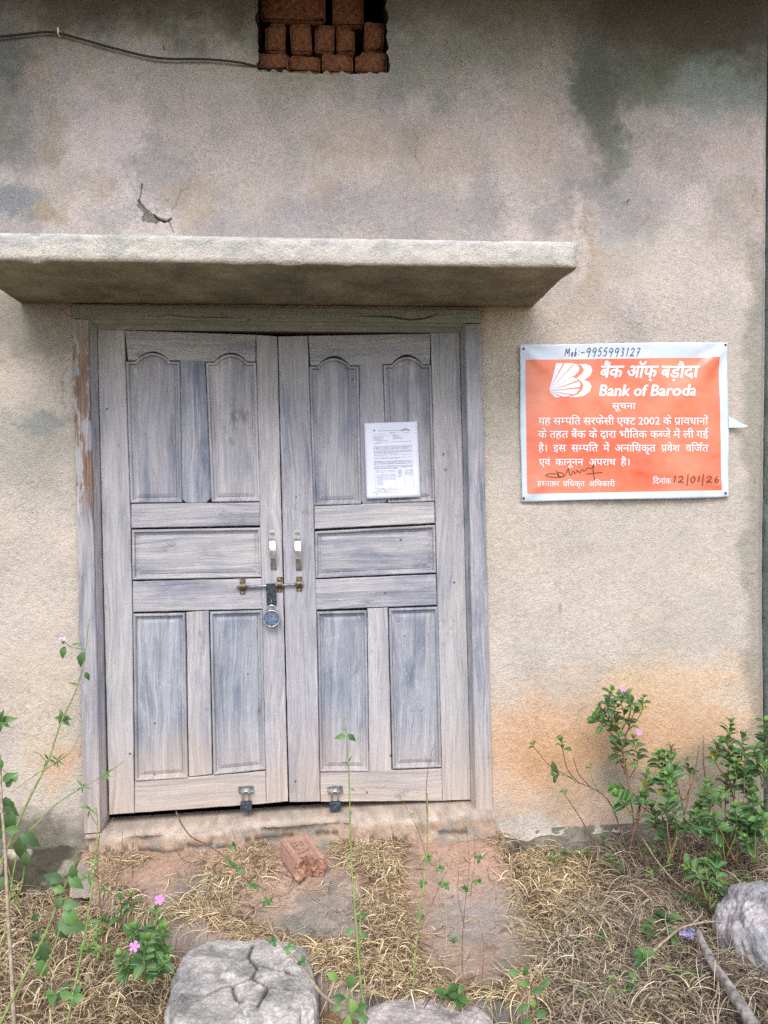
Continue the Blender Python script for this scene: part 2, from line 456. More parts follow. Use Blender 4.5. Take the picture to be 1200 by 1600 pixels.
M['leaf_bright'] = leaf_mat('leaf_bright', srgb(80, 122, 54), srgb(132, 164, 88))
M['leaf_yellow'] = leaf_mat('leaf_yellow', srgb(176, 160, 60), srgb(206, 190, 92))
M['vein'] = simple('leaf_vein', srgb(120, 156, 106), srgb(140, 172, 120), 50, 0.6)
def col_mat(name, rough=0.9, n=300, lo=0.75, hi=1.2, bmp=0.0):
    m, t, b = newmat(name, rough, 0.15)
    c = attr(t).outputs[0]; g = ramp(t, noise(t, objco(t), n, 4, 0.65), [(0.3, lo), (0.7, hi)])
    t.links.new(mix(t, 1.0, c, g, 'MULTIPLY'), b.inputs['Base Color'])
    if bmp: bump(t, b, noise(t, objco(t), n * 0.5, 5, 0.7), 0.9, bmp)
    return m
M['straw'] = col_mat('straw', 0.8, 60, 0.8, 1.15)
M['soil'] = col_mat('soil', 0.97, 120, 0.45, 1.45, 0.012)
M['apron'] = col_mat('apron', 0.93, 260, 0.55, 1.4, 0.004)
M['stone'] = col_mat('stone', 0.95, 130, 0.7, 1.25, 0.008)

# ------------------------------------------------------------------ the ground
def axis(lo, hi, step, far):
    a = list(np.arange(lo, hi + 1e-6, step)); s = step; x = a[-1]
    while x < far: s *= 1.35; x += s; a.append(x)
    s = step; x = a[0]; b = []
    while x > -far: s *= 1.35; x -= s; b.append(x)
    return np.array(b[::-1] + a)
def grid_faces(nx, ny, mask=None):
    i = np.arange(nx - 1)[:, None]; j = np.arange(ny - 1)[None, :]
    a = i * ny + j
    q = np.stack([a, a + ny, a + ny + 1, a + 1], -1)
    if mask is not None: q = q[mask]
    return q.reshape(-1, 4)
def poly_px_ground(pts, dz=0.0):
    r = [G(a, b, dz) for a, b in pts]; return [(p.x, p.y) for p in r]
gx = axis(-1.9, 1.9, 0.016, 60); gy = axis(-1.7, 0.1, 0.016, 60)
X, Y = np.meshgrid(gx, gy, indexing='ij')
near = np.exp(-np.clip(np.hypot(X, Y + 1) - 2.5, 0, None) / 3)
Z = gz(np.clip(X, -4, 4), np.clip(Y, -4, 1)) + near * ((fbm(X, Y, 9, 4) - 0.5) * 0.035 + (fbm(X, Y, 45, 3, 4.4) - 0.5) * 0.012)
n1 = fbm(X, Y, 3.5, 4, 9.1)[..., None]; n2 = fbm(X, Y, 22, 3, 3.3)[..., None]
c = np.array(srgb(96, 80, 62)[:3]) * (1 - n1) + np.array(srgb(150, 124, 94)[:3]) * n1
c = c * (0.55 + 0.9 * n2)
me = npmesh('ground', np.stack([X, Y, Z], -1).reshape(-1, 3), grid_faces(len(gx), len(gy)), c.reshape(-1, 3))
ground = link('ground', me, M['soil'], None, True); tag(ground, kind='structure', label='bare brown soil in front of the house')

# broken concrete apron in front of the door: a thin slab with irregular edges
ap = [(128, 1304), (150, 1290), (300, 1285), (560, 1284), (776, 1285), (790, 1330), (815, 1395), (846, 1455), (852, 1500), (842, 1556), (800, 1572), (640, 1578), (560, 1572), (430, 1500), (330, 1478), (258, 1462), (200, 1440), (150, 1400), (118, 1345)]
AP = [G(a, b, 0.07) for a, b in ap]; AP = [(p.x, p.y if b > 1305 else 0.02) for p, (a, b) in zip(AP, ap)]
def apron_h(x, y):
    return -0.035 + 0.055 * sstep(-0.45, -0.08, y) - 0.02 * sstep(-0.4, -1.0, y)
ax = np.arange(-1.5, 1.0, 0.008); ay = np.arange(-1.15, 0.03, 0.008)
X, Y = np.meshgrid(ax, ay, indexing='ij')
ins = in_poly(X, Y, AP); d = seg_dist(X, Y, AP + [AP[0]]); sd_ = np.where(ins, d, -d) + (fbm(X, Y, 14, 4, 2.2) - 0.5) * 0.07
trench = [(585, 1300), (600, 1360), (590, 1420), (600, 1490), (610, 1570)]
TR = [(G(a, b, 0.06).x, G(a, b, 0.06).y) for a, b in trench]
dt = seg_dist(X, Y, TR) + (fbm(X, Y, 17, 3, 7.2) - 0.5) * 0.05
Z = apron_h(X, Y) + (fbm(X, Y, 7, 4, 1.1) - 0.5) * 0.022 + (fbm(X, Y, 60, 3) - 0.5) * 0.004
Z = Z - 0.05 * (1 - sstep(0.035, 0.075, dt))
Z = Z - 0.16 * (1 - sstep(-0.004, 0.012, sd_))
crk = seg_dist(X, Y, [(G(a, b, 0.06).x, G(a, b, 0.06).y) for a, b in [(440, 1350), (470, 1400), (462, 1440), (500, 1490), (560, 1520)]]) + (fbm(X, Y, 30, 3) - 0.5) * 0.02
Z = Z - 0.01 * np.exp(-(crk / 0.006) ** 2)
clay = np.array(srgb(180, 142, 122)[:3]); grey = np.array(srgb(158, 146, 138)[:3]); mossg = np.array(srgb(108, 110, 102)[:3])
k = fbm(X, Y, 5, 5, 3.7)[..., None]; q = fbm(X, Y, 11, 5, 8.8)[..., None]
near_door = sstep(-0.55, -0.12, Y + (fbm(X, Y, 8, 4) - 0.5) * 0.3)[..., None]
cc = grey * (1 - near_door * 0.7) + clay * near_door * 0.7
cc = cc * (0.82 + 0.36 * k)
mz = (sstep(-0.5, -0.95, Y + (fbm(X, Y, 6, 4, 5) - 0.5) * 0.5) * sstep(-0.1, 0.25, X))[..., None]
cc = cc * (1 - 0.8 * mz) + mossg * 0.8 * mz
bl = (sstep(0.56, 0.68, fbm(X, Y, 6, 5, 12.0)))[..., None]
cc = cc * (1 - 0.5 * bl) + mossg * 0.5 * bl
pk = sstep(0.52, 0.66, fbm(X, Y, 4, 5, 21.0))[..., None]
cc = cc * (1 - 0.55 * pk) + np.array(srgb(176, 144, 124)[:3]) * 0.55 * pk
cc = cc * (0.9 + 0.25 * (q - 0.5)) * (0.72 + 0.56 * fbm(X, Y, 90, 3, 6)[..., None])
keep = (sd_ > -0.05); cell = keep[:-1, :-1] & keep[1:, :-1] & keep[:-1, 1:] & keep[1:, 1:]
me = npmesh('concrete_apron', np.stack([X, Y, Z], -1).reshape(-1, 3), grid_faces(len(ax), len(ay), cell), cc.reshape(-1, 3))
apron = link('concrete_apron', me, M['apron'], None, True); tag(apron, kind='structure', label='broken concrete apron dusted with orange clay below the door')
def surf(x, y):
    """walkable surface height (apron or soil)"""
    X_ = np.atleast_1d(np.asarray(x, float)); Y_ = np.atleast_1d(np.asarray(y, float))
    i_ = in_poly(X_, Y_, AP)
    return np.where(i_, apron_h(X_, Y_), gz(X_, Y_))
def S(px, py, dz=0.0):
    d = ray(px, py); t = (-0.03 - CAM.z) / d.z
    for _ in range(8):
        q = CAM + d * t; t += (float(apron_h(q.x, q.y)) + dz - q.z) / d.z
    q = CAM + d * t
    if bool(in_poly(np.array([q.x]), np.array([q.y]), AP)[0]): return q
    q = G(px, py, dz); q.y = min(q.y, -0.015); return q

# ------------------------------------------------------------------ the house
house = empty('plastered_house', (0, 0.1, 0), 'weathered stucco house wall with a projecting concrete slab over its wooden double door', 'house')
XW = P(1197, 780).x                              # right end of the plaster
OPEN = (P(142, 900).x, P(741, 900).x, 0.0, P(430, 492).z)      # door opening behind the frame
n0 = P(402, 80); n1_ = P(606, 80)
NICHE = (n0.x, n1_.x, P(500, 113).z, 3.50)
cb = (P(205, 300).x, P(285, 300).x, P(240, 372).z, P(240, 280).z)
def lines(lo, hi, step, extra=(), fine=None, fstep=0.0025):
    a = np.arange(lo, hi, step)
    if fine: a = np.concatenate([a[(a < fine[0]) | (a > fine[1])], np.arange(fine[0], fine[1], fstep)])
    a = np.concatenate([a, np.array(list(extra) + [hi])]); a = np.unique(np.round(a, 5))
    keepm = np.ones(len(a), bool)
    ex = set(np.round(np.array(list(extra) + [hi]), 5).tolist())
    for i in range(len(a) - 1):
        if a[i + 1] - a[i] < min(step, fstep) * 0.45:
            if round(float(a[i]), 5) in ex: keepm[i + 1] = False
            else: keepm[i] = False
    return a[keepm]
wx = lines(-1.95, XW, 0.0085, (OPEN[0], OPEN[1], NICHE[0], NICHE[1]), (cb[0], cb[1]))
wz = lines(-0.03, 3.50, 0.0085, (OPEN[3], NICHE[2]), (cb[2], cb[3]))
wx = np.concatenate([np.arange(-4.5, -1.96, 0.1), wx])
X, Z = np.meshgrid(wx, wz, indexing='ij')
def tx(X): return CX + (X - P(600, 800).x) * 396.0
def tz(Z): return CY - (Z - P(600, 800).z) * 396.0
# wall-map coordinates (about one unit per photo pixel) used to lay out the stains
U = tx(X) * 1.0; Vv = tz(Z)
yy = (fbm(X, Z, 1.7, 4) - 0.5) * 0.018 + (fbm(X, Z, 16, 3, 5) - 0.5) * 0.004 + (fbm(X, Z, 60, 2, 5) - 0.5) * 0.0012
# ---- painted stains and top shade
wu = U + (fbm(X, Z, 6, 5, 2.0) - 0.5) * 80 + (fbm(X, Z, 40, 3, 2.0) - 0.5) * 34
wv = Vv + (fbm(X, Z, 6, 5, 31.0) - 0.5) * 80 + (fbm(X, Z, 40, 3, 9.0) - 0.5) * 34
C_ = np.zeros(X.shape + (3,))
pink = np.array(srgb(184, 173, 166)[:3]); beige = np.array(srgb(190, 180, 168)[:3])
f = sstep(330, 620, Vv + (fbm(X, Z, 2, 4) - 0.5) * 200)[..., None]
C_[:] = pink * (1 - f) + beige * f
def blob(cx, cy, rx, ry, col, k, soft=0.6):
    global C_
    d = np.hypot((wu - cx) / rx, (wv - cy) / ry)
    a = (1 - sstep(1 - soft, 1 + soft * 0.4, d))[..., None] * k
    C_ = C_ * (1 - a) + np.array(srgb(*col)[:3]) * a
# mottling
gr = (fbm(X, Z, 150, 2, 1) - 0.5) * 0.16
for (sc_, off_, lo_, col_, k_) in ((3.2, 51.0, 0.52, (148, 148, 152), 0.45), (4.1, 61.0, 0.54, (176, 156, 132), 0.40), (2.6, 71.0, 0.53, (214, 200, 196), 0.50), (8.0, 81.0, 0.56, (150, 146, 142), 0.30)):
    a = (sstep(lo_, lo_ + 0.09, fbm(X, Z, sc_, 6, off_) + gr) * (0.22 + 0.78 * sstep(620, 330, Vv)))[..., None] * k_
    C_ = C_ * (1 - a) + np.array(srgb(*col_)[:3]) * a
# eave shade painted as wide dark bands along the top, with mould and algae stains
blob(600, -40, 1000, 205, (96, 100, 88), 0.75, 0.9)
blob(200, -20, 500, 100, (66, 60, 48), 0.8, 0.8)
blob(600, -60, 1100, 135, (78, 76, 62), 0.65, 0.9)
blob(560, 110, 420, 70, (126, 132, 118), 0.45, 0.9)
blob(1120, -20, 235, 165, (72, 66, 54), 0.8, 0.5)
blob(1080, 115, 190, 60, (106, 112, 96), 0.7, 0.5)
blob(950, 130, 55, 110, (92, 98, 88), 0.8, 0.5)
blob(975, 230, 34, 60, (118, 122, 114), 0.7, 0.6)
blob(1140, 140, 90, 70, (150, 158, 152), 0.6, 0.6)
blob(870, 340, 52, 28, (146, 144, 142), 0.6, 0.7)
blob(930, 290, 55, 26, (150, 146, 146), 0.8, 0.5)
blob(990, 300, 30, 22, (146, 146, 144), 0.5, 0.7)
blob(1010, 360, 50, 30, (160, 158, 160), 0.6, 0.6)
blob(985, 470, 60, 26, (158, 156, 158), 0.55, 0.6)
blob(925, 400, 34, 110, (176, 158, 142), 0.7, 0.8)
blob(915, 380, 14, 100, (206, 196, 190), 0.6, 0.5)
blob(1080, 420, 130, 80, (204, 194, 184), 0.6, 0.7)
blob(1010, 510, 60, 20, (164, 160, 158), 0.5, 0.6)
blob(840, 190, 60, 90, (176, 160, 142), 0.45, 0.8)
blob(660, 330, 110, 60, (158, 152, 152), 0.6, 0.6)
blob(510, 325, 90, 45, (152, 148, 150), 0.6, 0.6)
blob(690, 240, 130, 60, (176, 162, 146), 0.5, 0.7)
blob(520, 180, 120, 50, (196, 182, 176), 0.4, 0.7)
blob(40, 100, 66, 42, (92, 98, 96), 0.75, 0.6)
blob(20, 200, 85, 80, (112, 116, 108), 0.7, 0.7)
blob(110, 235, 30, 34, (150, 140, 122), 0.6, 0.6)
blob(30, 330, 85, 34, (132, 136, 140), 0.75, 0.5)
blob(100, 345, 40, 20, (172, 152, 120), 0.55, 0.6)
blob(225, 350, 50, 30, (160, 158, 160), 0.5, 0.6)
blob(250, 75, 14, 18, (150, 128, 84), 0.6, 0.5)
blob(440, 115, 110, 20, (150, 142, 120), 0.5, 0.6)
blob(300, 130, 200, 60, (188, 178, 168), 0.35, 0.7)
# left of the door
blob(70, 500, 90, 70, (128, 128, 116), 0.7, 0.5)
blob(60, 700, 100, 90, (150, 148, 140), 0.6, 0.6)
blob(40, 860, 60, 60, (178, 168, 158), 0.5, 0.6)
blob(85, 640, 46, 22, (124, 130, 130), 0.6, 0.5)
blob(60, 1080, 70, 150, (196, 178, 160), 0.5, 0.7)
blob(105, 1180, 34, 44, (200, 162, 128), 0.7, 0.9)
blob(20, 1140, 40, 60, (172, 168, 166), 0.5, 0.6)
blob(40, 1290, 130, 50, (92, 88, 74), 0.85, 0.6)
# right of the door
blob(800, 560, 40, 140, (176, 168, 146), 0.55, 0.6)
blob(1000, 1175, 340, 120, (206, 164, 126), 0.9, 1.0)
blob(840, 1190, 110, 90, (206, 160, 120), 0.7, 1.0)
blob(1060, 1090, 150, 40, (210, 180, 146), 0.5, 0.6)
blob(1160, 1120, 40, 26, (196, 182, 166), 0.5, 0.5)
blob(1150, 1230, 110, 50, (148, 138, 120), 0.75, 0.5)
blob(960, 1240, 60, 22, (170, 158, 146), 0.7, 0.5)
blob(820, 1240, 50, 16, (202, 176, 154), 0.6, 0.5)
blob(900, 1290, 160, 16, (196, 166, 140), 0.6, 0.5)
blob(1055, 1175, 12, 8, (176, 170, 166), 0.6, 0.5)
# dirt down the right corner
e = sstep(1176, 1200, U + (fbm(X, Z, 9, 4, 14) - 0.5) * 50)[..., None] * sstep(330, 460, Vv)[..., None]
C_ = C_ * (1 - 0.5 * e) + np.array(srgb(110, 112, 102)[:3]) * 0.5 * e
C_ *= (0.91 + 0.18 * fbm(X, Z, 11, 5, 44))[..., None]
sp = sstep(0.70, 0.80, fbm(X, Z, 70, 2, 3))[..., None]; C_ = C_ * (1 - 0.10 * sp)
# ---- cracks
def crack(pts, wid, dep, dark=0.8, wob=3.0):
    global yy, C_
    d = seg_dist(U + (fbm(X, Z, 60, 3, 6) - 0.5) * wob * 4, Vv + (fbm(X, Z, 60, 3, 16) - 0.5) * wob * 4, pts)
    g = np.exp(-(d / wid) ** 2); yy = yy + dep * g
    C_ = C_ * (1 - dark * g[..., None])  # dirt and the shade inside the gap painted into the colour
def pxw(l): return [(float(tx(P(a, b).x)), float(tz(P(a, b).z))) for a, b in l]
crack(pxw([(222, 288), (220, 304), (216, 314), (224, 324), (236, 333), (246, 341), (258, 347)]), 0.75, 0.008, 0.75, 1.2)
crack(pxw([(240, 337), (250, 343.5), (260, 346), (268, 343)]), 1.4, 0.012, 0.97, 1.0)
crack(pxw([(265, 347), (268, 355), (273, 364)]), 0.9, 0.006, 0.6, 0.6)
chip = pxw([(216, 312), (226, 326), (238, 336), (250, 345), (246, 350), (234, 349), (222, 345), (224, 334), (215, 322)])
ic = in_poly(U + (fbm(X, Z, 70, 3) - 0.5) * 6, Vv + (fbm(X, Z, 70, 3, 5) - 0.5) * 6, chip)
yy = yy + np.where(ic, 0.006, 0); C_ = np.where(ic[..., None], np.array(srgb(128, 126, 118)[:3]) * (0.6 + 0.8 * fbm(X, Z, 120, 2))[..., None], C_)
for l in ([(268, 330), (276, 316), (282, 300), (300, 292)], [(640, 190), (652, 214), (648, 240), (660, 262)], [(110, 560), (96, 590), (100, 640)], [(860, 900), (880, 930), (872, 960)], [(1050, 640), (1052, 600)], [(1008, 345), (1003, 356)], [(1170, 295), (1166, 312), (1172, 330)], [(1176, 750), (1180, 765)], [(380, 20), (372, 60), (390, 90)]):
    crack(pxw(l), 0.9, 0.002, 0.35, 1.5)
bq = [(p_.x, p_.z) for p_ in (P(808, 532), P(1141, 532), P(1144, 782), P(811, 790))]
yy = np.where(in_poly(X, Z, bq), np.maximum(yy, 0.0), yy)
# in-plane raggedness of the niche edge
en = np.exp(-np.clip(np.minimum(np.abs(X - NICHE[0]), np.minimum(np.abs(X - NICHE[1]), np.abs(Z - NICHE[2]))) / 0.02, 0, 9)) * (Z > NICHE[2] - 0.03) * (X > NICHE[0] - 0.03) * (X < NICHE[1] + 0.03)
XX = X + en * (fbm(X, Z, 45, 3, 3) - 0.5) * 0.022; ZZ = Z + en * (fbm(X, Z, 45, 3, 13) - 0.5) * 0.022
# ragged bottom edge, rounded right corner
XX = XX + sstep(XW - 0.5, XW, X) * 0.022 * np.clip(Z - 1.1, -.3, 3)
bt = np.exp(-(Z + 0.03) / 0.02); ZZ = ZZ + bt * (fbm(X, Z * 0, 8, 4, 6) - 0.3) * 0.07
yy = yy - 0.008 * np.exp(-(Z + 0.03) / 0.03)
yy = yy + 0.03 * sstep(XW - 0.05, XW, X) ** 2
yy = yy + 0.010 * np.exp(-np.clip(np.maximum(np.abs(X - (OPEN[0] + OPEN[1]) / 2) - (OPEN[1] - OPEN[0]) / 2 - 0.04, Z - OPEN[3] - 0.03), 0, 9) / 0.02)
cx_ = (wx[:-1] + wx[1:]) / 2; cz_ = (wz[:-1] + wz[1:]) / 2
CXg, CZg = np.meshgrid(cx_, cz_, indexing='ij')
hole = ((CXg > OPEN[0]) & (CXg < OPEN[1]) & (CZg < OPEN[3])) | ((CXg > NICHE[0]) & (CXg < NICHE[1]) & (CZg > NICHE[2]))
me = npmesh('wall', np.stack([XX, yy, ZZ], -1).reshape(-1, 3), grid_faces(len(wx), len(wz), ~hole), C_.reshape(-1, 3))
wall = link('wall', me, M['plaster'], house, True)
# flip check: normals must face the camera (-y)
if me.polygons[0].normal.y > 0: me.flip_normals()

# backs of the openings: room behind the door, the deep vent, the wall's thickness
def inner_box(name, x0, x1, z0, z1, y0, y1, mat, top=True):
    b = MB(); V = [(x0, y0, z0), (x1, y0, z0), (x1, y0, z1), (x0, y0, z1), (x0, y1, z0), (x1, y1, z0), (x1, y1, z1), (x0, y1, z1)]
    b.add(V, [(0, 1, 5, 4), (1, 2, 6, 5), (2, 3, 7, 6), (3, 0, 4, 7), (4, 5, 6, 7)])
    return b.build(name, mat, house)
inner_box('dark_room', OPEN[0] - .002, OPEN[1] + .002, -0.02, OPEN[3] + .002, 0.02, 1.2, M['dark'])
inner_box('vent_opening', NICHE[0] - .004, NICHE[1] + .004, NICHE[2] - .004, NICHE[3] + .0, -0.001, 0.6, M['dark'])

# roof eave above the picture
MB().box((-4.5, -0.85, 3.50), (XW + 0.25, 1.3, 3.60)).build('roof_eave', M['roof'], house, bevel=0.008)

# grey foundation band under the plaster, ragged
fx = np.arange(-4.4, XW + 0.001, 0.008); ft = np.linspace(0, 1, 36)
Xf, T = np.meshgrid(fx, ft, indexing='ij')
mask_l = sstep(P(150, 1300).x, P(100, 1300).x, Xf)
Zf = -0.26 + (0.275 + 0.035 * mask_l) * T
bul = mask_l * (0.035 + 0.15 * (1 - T)) + 0.03 * (1 - T) * (1 - mask_l)
Yf = 0.006 - bul - (0.035 + 0.06 * mask_l) * (fbm(Xf, Zf, 9, 4, 2) - 0.35) * (1 - T ** 4) * (0.4 + mask_l) - 0.01 * fbm(Xf, Zf, 40, 3)
Zf = Zf + 0.03 * mask_l * (fbm(Xf, Zf, 10, 3) - 0.5)
q = fbm(Xf, Zf, 7, 5, 5)[..., None]; q2 = fbm(Xf, Zf, 26, 4, 15)[..., None]
cf = np.array(srgb(146, 138, 126)[:3]) * (1 - q) + np.array(srgb(92, 90, 78)[:3]) * q
ml = mask_l[..., None]
q3 = sstep(.42, .56, fbm(Xf, Zf, 20, 5, 33))[..., None]; moss = np.array(srgb(50, 48, 36)[:3]) * q3 + np.array(srgb(164, 154, 136)[:3]) * (1 - q3)
cf = cf * (1 - 0.8 * ml) + moss * 0.8 * ml
cf *= (0.45 + 1.0 * q2)
cxf = (fx[:-1] + fx[1:]) / 2
keepf = ((cxf < P(128, 1300).x) | (cxf > P(768, 1290).x))[:, None] & np.ones((1, 35), bool)
me = npmesh('foundation', np.stack([Xf, Yf, Zf], -1).reshape(-1, 3), grid_faces(len(fx), 36, keepf), cf.reshape(-1, 3))
if me.polygons[0].normal.y > 0: me.flip_normals()
link('foundation', me, M['stone'], house, True)

# concrete doorstep under the leaves
sx = np.arange(P(131, 1290, -.03).x, P(772, 1290, -.03).x, 0.006)
prof = [(0.12, 0.118), (0.06, 0.118), (0.01, 0.114), (-0.035, 0.106), (-0.048, 0.098), (-0.052, 0.082), (-0.055, 0.066), (-0.060, 0.05), (-0.066, 0.036), (-0.075, 0.026), (-0.095, 0.016), (-0.13, 0.010), (-0.17, 0.0), (-0.20, -0.05)]
V = []; cl = []
n = len(prof)
for x in sx:
    tl = (x - sx[0]) / (sx[-1] - sx[0])
    for j, (y, z) in enumerate(prof):
        wgt = 0 if j < 3 else 1
        nn = (float(fbm(x, j * 0.05, 14, 4, 3)) - 0.5); n2_ = (float(fbm(x, j * 0.11, 50, 3, 3)) - 0.5)
        br = max(0, float(fbm(x, 0.3, 5, 3, 8)) - 0.47) * 6
        V.append((x, y + wgt * (nn * 0.03 + n2_ * 0.012) + (0.018 * br if 4 <= j <= 8 else 0), z - 0.028 * (1 - tl) * (1 if z > 0.03 else 0.2) + wgt * n2_ * 0.008))
        a = float(fbm(x, z + y, 9, 5, 7)); b_ = float(fbm(x, z + y, 35, 4, 2))
        c0 = np.array(srgb(176, 160, 146)[:3]) if j < 5 else np.array(srgb(164, 142, 124)[:3])
        c0 = c0 * (0.55 + 0.8 * b_)
        if a > 0.55 and j >= 4: c0 = c0 * 0.4 + np.array(srgb(128, 128, 124)[:3]) * 0.6
        if abs(z - (0.060 + 0.03 * (float(fbm(x, 0.9, 6, 3, 2)) - .5))) < 0.007 and a > 0.42: c0 = c0 * 0.35
        cl.append(c0)
F = []
for i in range(len(sx) - 1):
    for j in range(n - 1):
        a = i * n + j; F.append((a, a + n, a + n + 1, a + 1))
me = npmesh('doorstep', np.array(V), np.array(F), np.array(cl))
st = link('doorstep', me, M['apron'], house, True)

# projecting slab over the door
YF = -0.47
zt = P(450, 368.5, YF).z; zb = P(450, 413, YF).z
xl = P(-75, 400, YF).x; xr = P(900, 400, YF).x
def slab_mesh():
    bm = bmesh.new()
    nx, ny, nz = 150, 24, 8
    def fr(i, n_): return i / n_
    V = {}
    def vert(i, j, k):
        key = (i, j, k)
        if key in V: return V[key]
        x = xl + (xr - xl) * i / nx; y = YF + (0.02 - YF) * j / ny; z = zb + (zt - zb) * k / nz
        nzv = float(fbm(x * 1 + z * 3, y + z, 12, 3, 4)) - 0.5; nf = float(fbm(x + z * 7, y * 2 + z * 3, 60, 2, 4)) - 0.5
        edge = (j == 0) + (k in (0, nz)) + (i in (0, nx))
        dy = 0.006 * nzv + 0.007 * nf; dz = 0.005 * nzv + 0.005 * nf; dy += 0.010 * max(0.0, float(fbm(x, 3.1, 11, 4, 6)) - 0.56) * 4 * edge
        if j == 0: y += dy
        if k == 0: z += dz * 0.7 + 0.010 * (1 - j / ny) * 0
        if k == nz: z += dz + 0.03 * (j / ny)
        if i == nx: x += 0.03 * (float(fbm(y, z, 13, 3, 9)) - 0.5) - 0.018 * (j / ny)
        if i == 0: x += 0.03 * (float(fbm(y, z, 13, 3, 19)) - 0.5) + 0.03 * (j / ny)
        if edge >= 2:   # knock the arrises off a little
            if j == 0: y += 0.005
            if k == nz: z -= 0.004
            if k == 0: z += 0.003
        V[key] = bm.verts.new((x, y, z)); return V[key]
    def face(a, b, c, d):
        f_ = bm.faces.new((a, b, c, d)); return f_
    for i in range(nx):
        for k in range(nz): face(vert(i, 0, k), vert(i + 1, 0, k), vert(i + 1, 0, k + 1), vert(i, 0, k + 1)).material_index = 0
        for j in range(ny):
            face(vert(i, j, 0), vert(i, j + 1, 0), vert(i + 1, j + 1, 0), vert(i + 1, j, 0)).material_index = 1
            face(vert(i, j, nz), vert(i + 1, j, nz), vert(i + 1, j + 1, nz), vert(i, j + 1, nz)).material_index = 0
    for j in range(ny):
        for k in range(nz):
            face(vert(0, j, k), vert(0, j, k + 1), vert(0, j + 1, k + 1), vert(0, j + 1, k))
            face(vert(nx, j, k), vert(nx, j + 1, k), vert(nx, j + 1, k + 1), vert(nx, j, k + 1))
    me = bpy.data.meshes.new('sunshade_slab'); bm.to_mesh(me); bm.free(); return me
me = slab_mesh()
co = np.empty(len(me.vertices) * 3); me.vertices.foreach_get('co', co); co = co.reshape(-1, 3)
a = fbm(co[:, 0], co[:, 2] * 2 + co[:, 1], 9, 5, 3)[:, None]; b_ = fbm(co[:, 0], co[:, 2] * 3, 30, 4, 8)[:, None]
h = ((co[:, 2] - zb) / (zt - zb))[:, None]
cs = np.array(srgb(188, 181, 170)[:3]) * (1 - h * .7) + np.array(srgb(190, 190, 188)[:3]) * h * .7
dk = sstep(0.52, 0.66, a + 0.12 * (h - 0.5)) ; cs = cs * (1 - 0.42 * dk) + np.array(srgb(150, 150, 146)[:3]) * 0.42 * dk
cs *= 0.8 + 0.4 * b_
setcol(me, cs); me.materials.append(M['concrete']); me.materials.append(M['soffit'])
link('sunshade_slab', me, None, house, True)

# mossy neighbouring pillar past the right end of the plaster
pil = MB()
pz = np.arange(-0.2, 3.5, 0.02); V = []; Fp = []; cp = []
pxs = [(XW + 0.004, 1.0), (XW + 0.006, 0.05), (XW + 0.02, 0.045), (XW + 0.06, 0.04), (XW + 0.14, 0.045), (XW + 0.26, 0.06), (XW + 0.28, 1.0)]
for z in pz:
    for (x, y) in pxs:
        q = float(fbm(x * 3, z, 9, 4, 3)); V.append((x + 0.002 + 0.022 * min(3, max(-.3, z - 1.1)), y - 0.05 * (q - 0.3) * (y < 0.5), z))
        cp.append(np.array(srgb(92, 100, 96)[:3]) * (0.45 + 0.9 * float(fbm(x * 5, z, 25, 3, 1))))
nn = len(pxs)
for i in range(len(pz) - 1):
    for j in range(nn - 1):
        a = i * nn + j; Fp.append((a, a + 1, a + nn + 1, a + nn))
me = npmesh('pillar', np.array(V), np.array(Fp), np.array(cp))
pillar = link('mossy_pillar', me, M['stone'], None, True)
tag(pillar, 'dark mossy pillar past the right end of the plastered wall', 'pillar')

# ------------------------------------------------------------------ bricks in the vent
def rock_noise(me, amp, scale, seed, along_normal=True):
    n = len(me.vertices)
    co = np.empty(n * 3); me.vertices.foreach_get('co', co); co = co.reshape(-1, 3)
    no = np.empty(n * 3); me.vertices.foreach_get('normal', no); no = no.reshape(-1, 3)
    k = fbm(co[:, 0] + co[:, 1] * 0.7, co[:, 2] - co[:, 1] * 0.6, scale, 4, seed) - 0.5
    co = co + no * (k * amp * 2)[:, None]
    me.vertices.foreach_set('co', co.ravel()); me.update()
def brick_mesh(w, d, h, bev, seed, chip=0.3, cut=4):
    bm = bmesh.new(); bmesh.ops.create_cube(bm, size=1)
    for v in bm.verts: v.co = Vector((v.co.x * w, v.co.y * d, v.co.z * h))
    bmesh.ops.bevel(bm, geom=bm.edges[:], offset=bev, segments=2, affect='EDGES')
    bmesh.ops.subdivide_edges(bm, edges=bm.edges[:], cuts=cut, use_grid_fill=True)
    bm.normal_update()
    rs = random.Random(seed)
    # knock off a corner or two
    for _ in range(rs.randint(0, 2) if chip else 0):
        c = Vector((rs.choice((-1, 1)) * w / 2, -d / 2, rs.choice((1, 1, -1)) * h / 2)); r = rs.uniform(0.014, 0.034)
        for v in bm.verts:
            l = (v.co - c).length
            if l < r: v.co += (Vector((0, 0, 0)) - c).normalized() * (r - l) * 0.8
    me = bpy.data.meshes.new('brick'); bm.to_mesh(me); bm.free()
    rock_noise(me, 0.0034, 24, seed); rock_noise(me, 0.0022, 80, seed + 3)
    return me
def vent_brick(x0, y0, x1, y1, dep, tilt, label, seed, long=0.13):
    a = P(x0, y0, dep); b = P(x1, y1, dep)
    w, h = abs(b.x - a.x), abs(a.z - b.z)
    me = brick_mesh(w, long, h, 0.006, seed)
    o = link('brick', me, M['fired_brick'] if seed % 3 else M['fired_brick_b'], None, True)
    o.location = ((a.x + b.x) / 2, dep + long / 2, (a.z + b.z) / 2); o.rotation_euler = (random.uniform(-.02, .02), math.radians(tilt), random.uniform(-.03, .03))
    tag(o, label, 'brick', 'old red bricks stacked loose in the vent')
    return o
vent_brick(401, 82, 451, 110, 0.05, 0, 'flat red brick at the left end of the bottom row in the vent', 1)
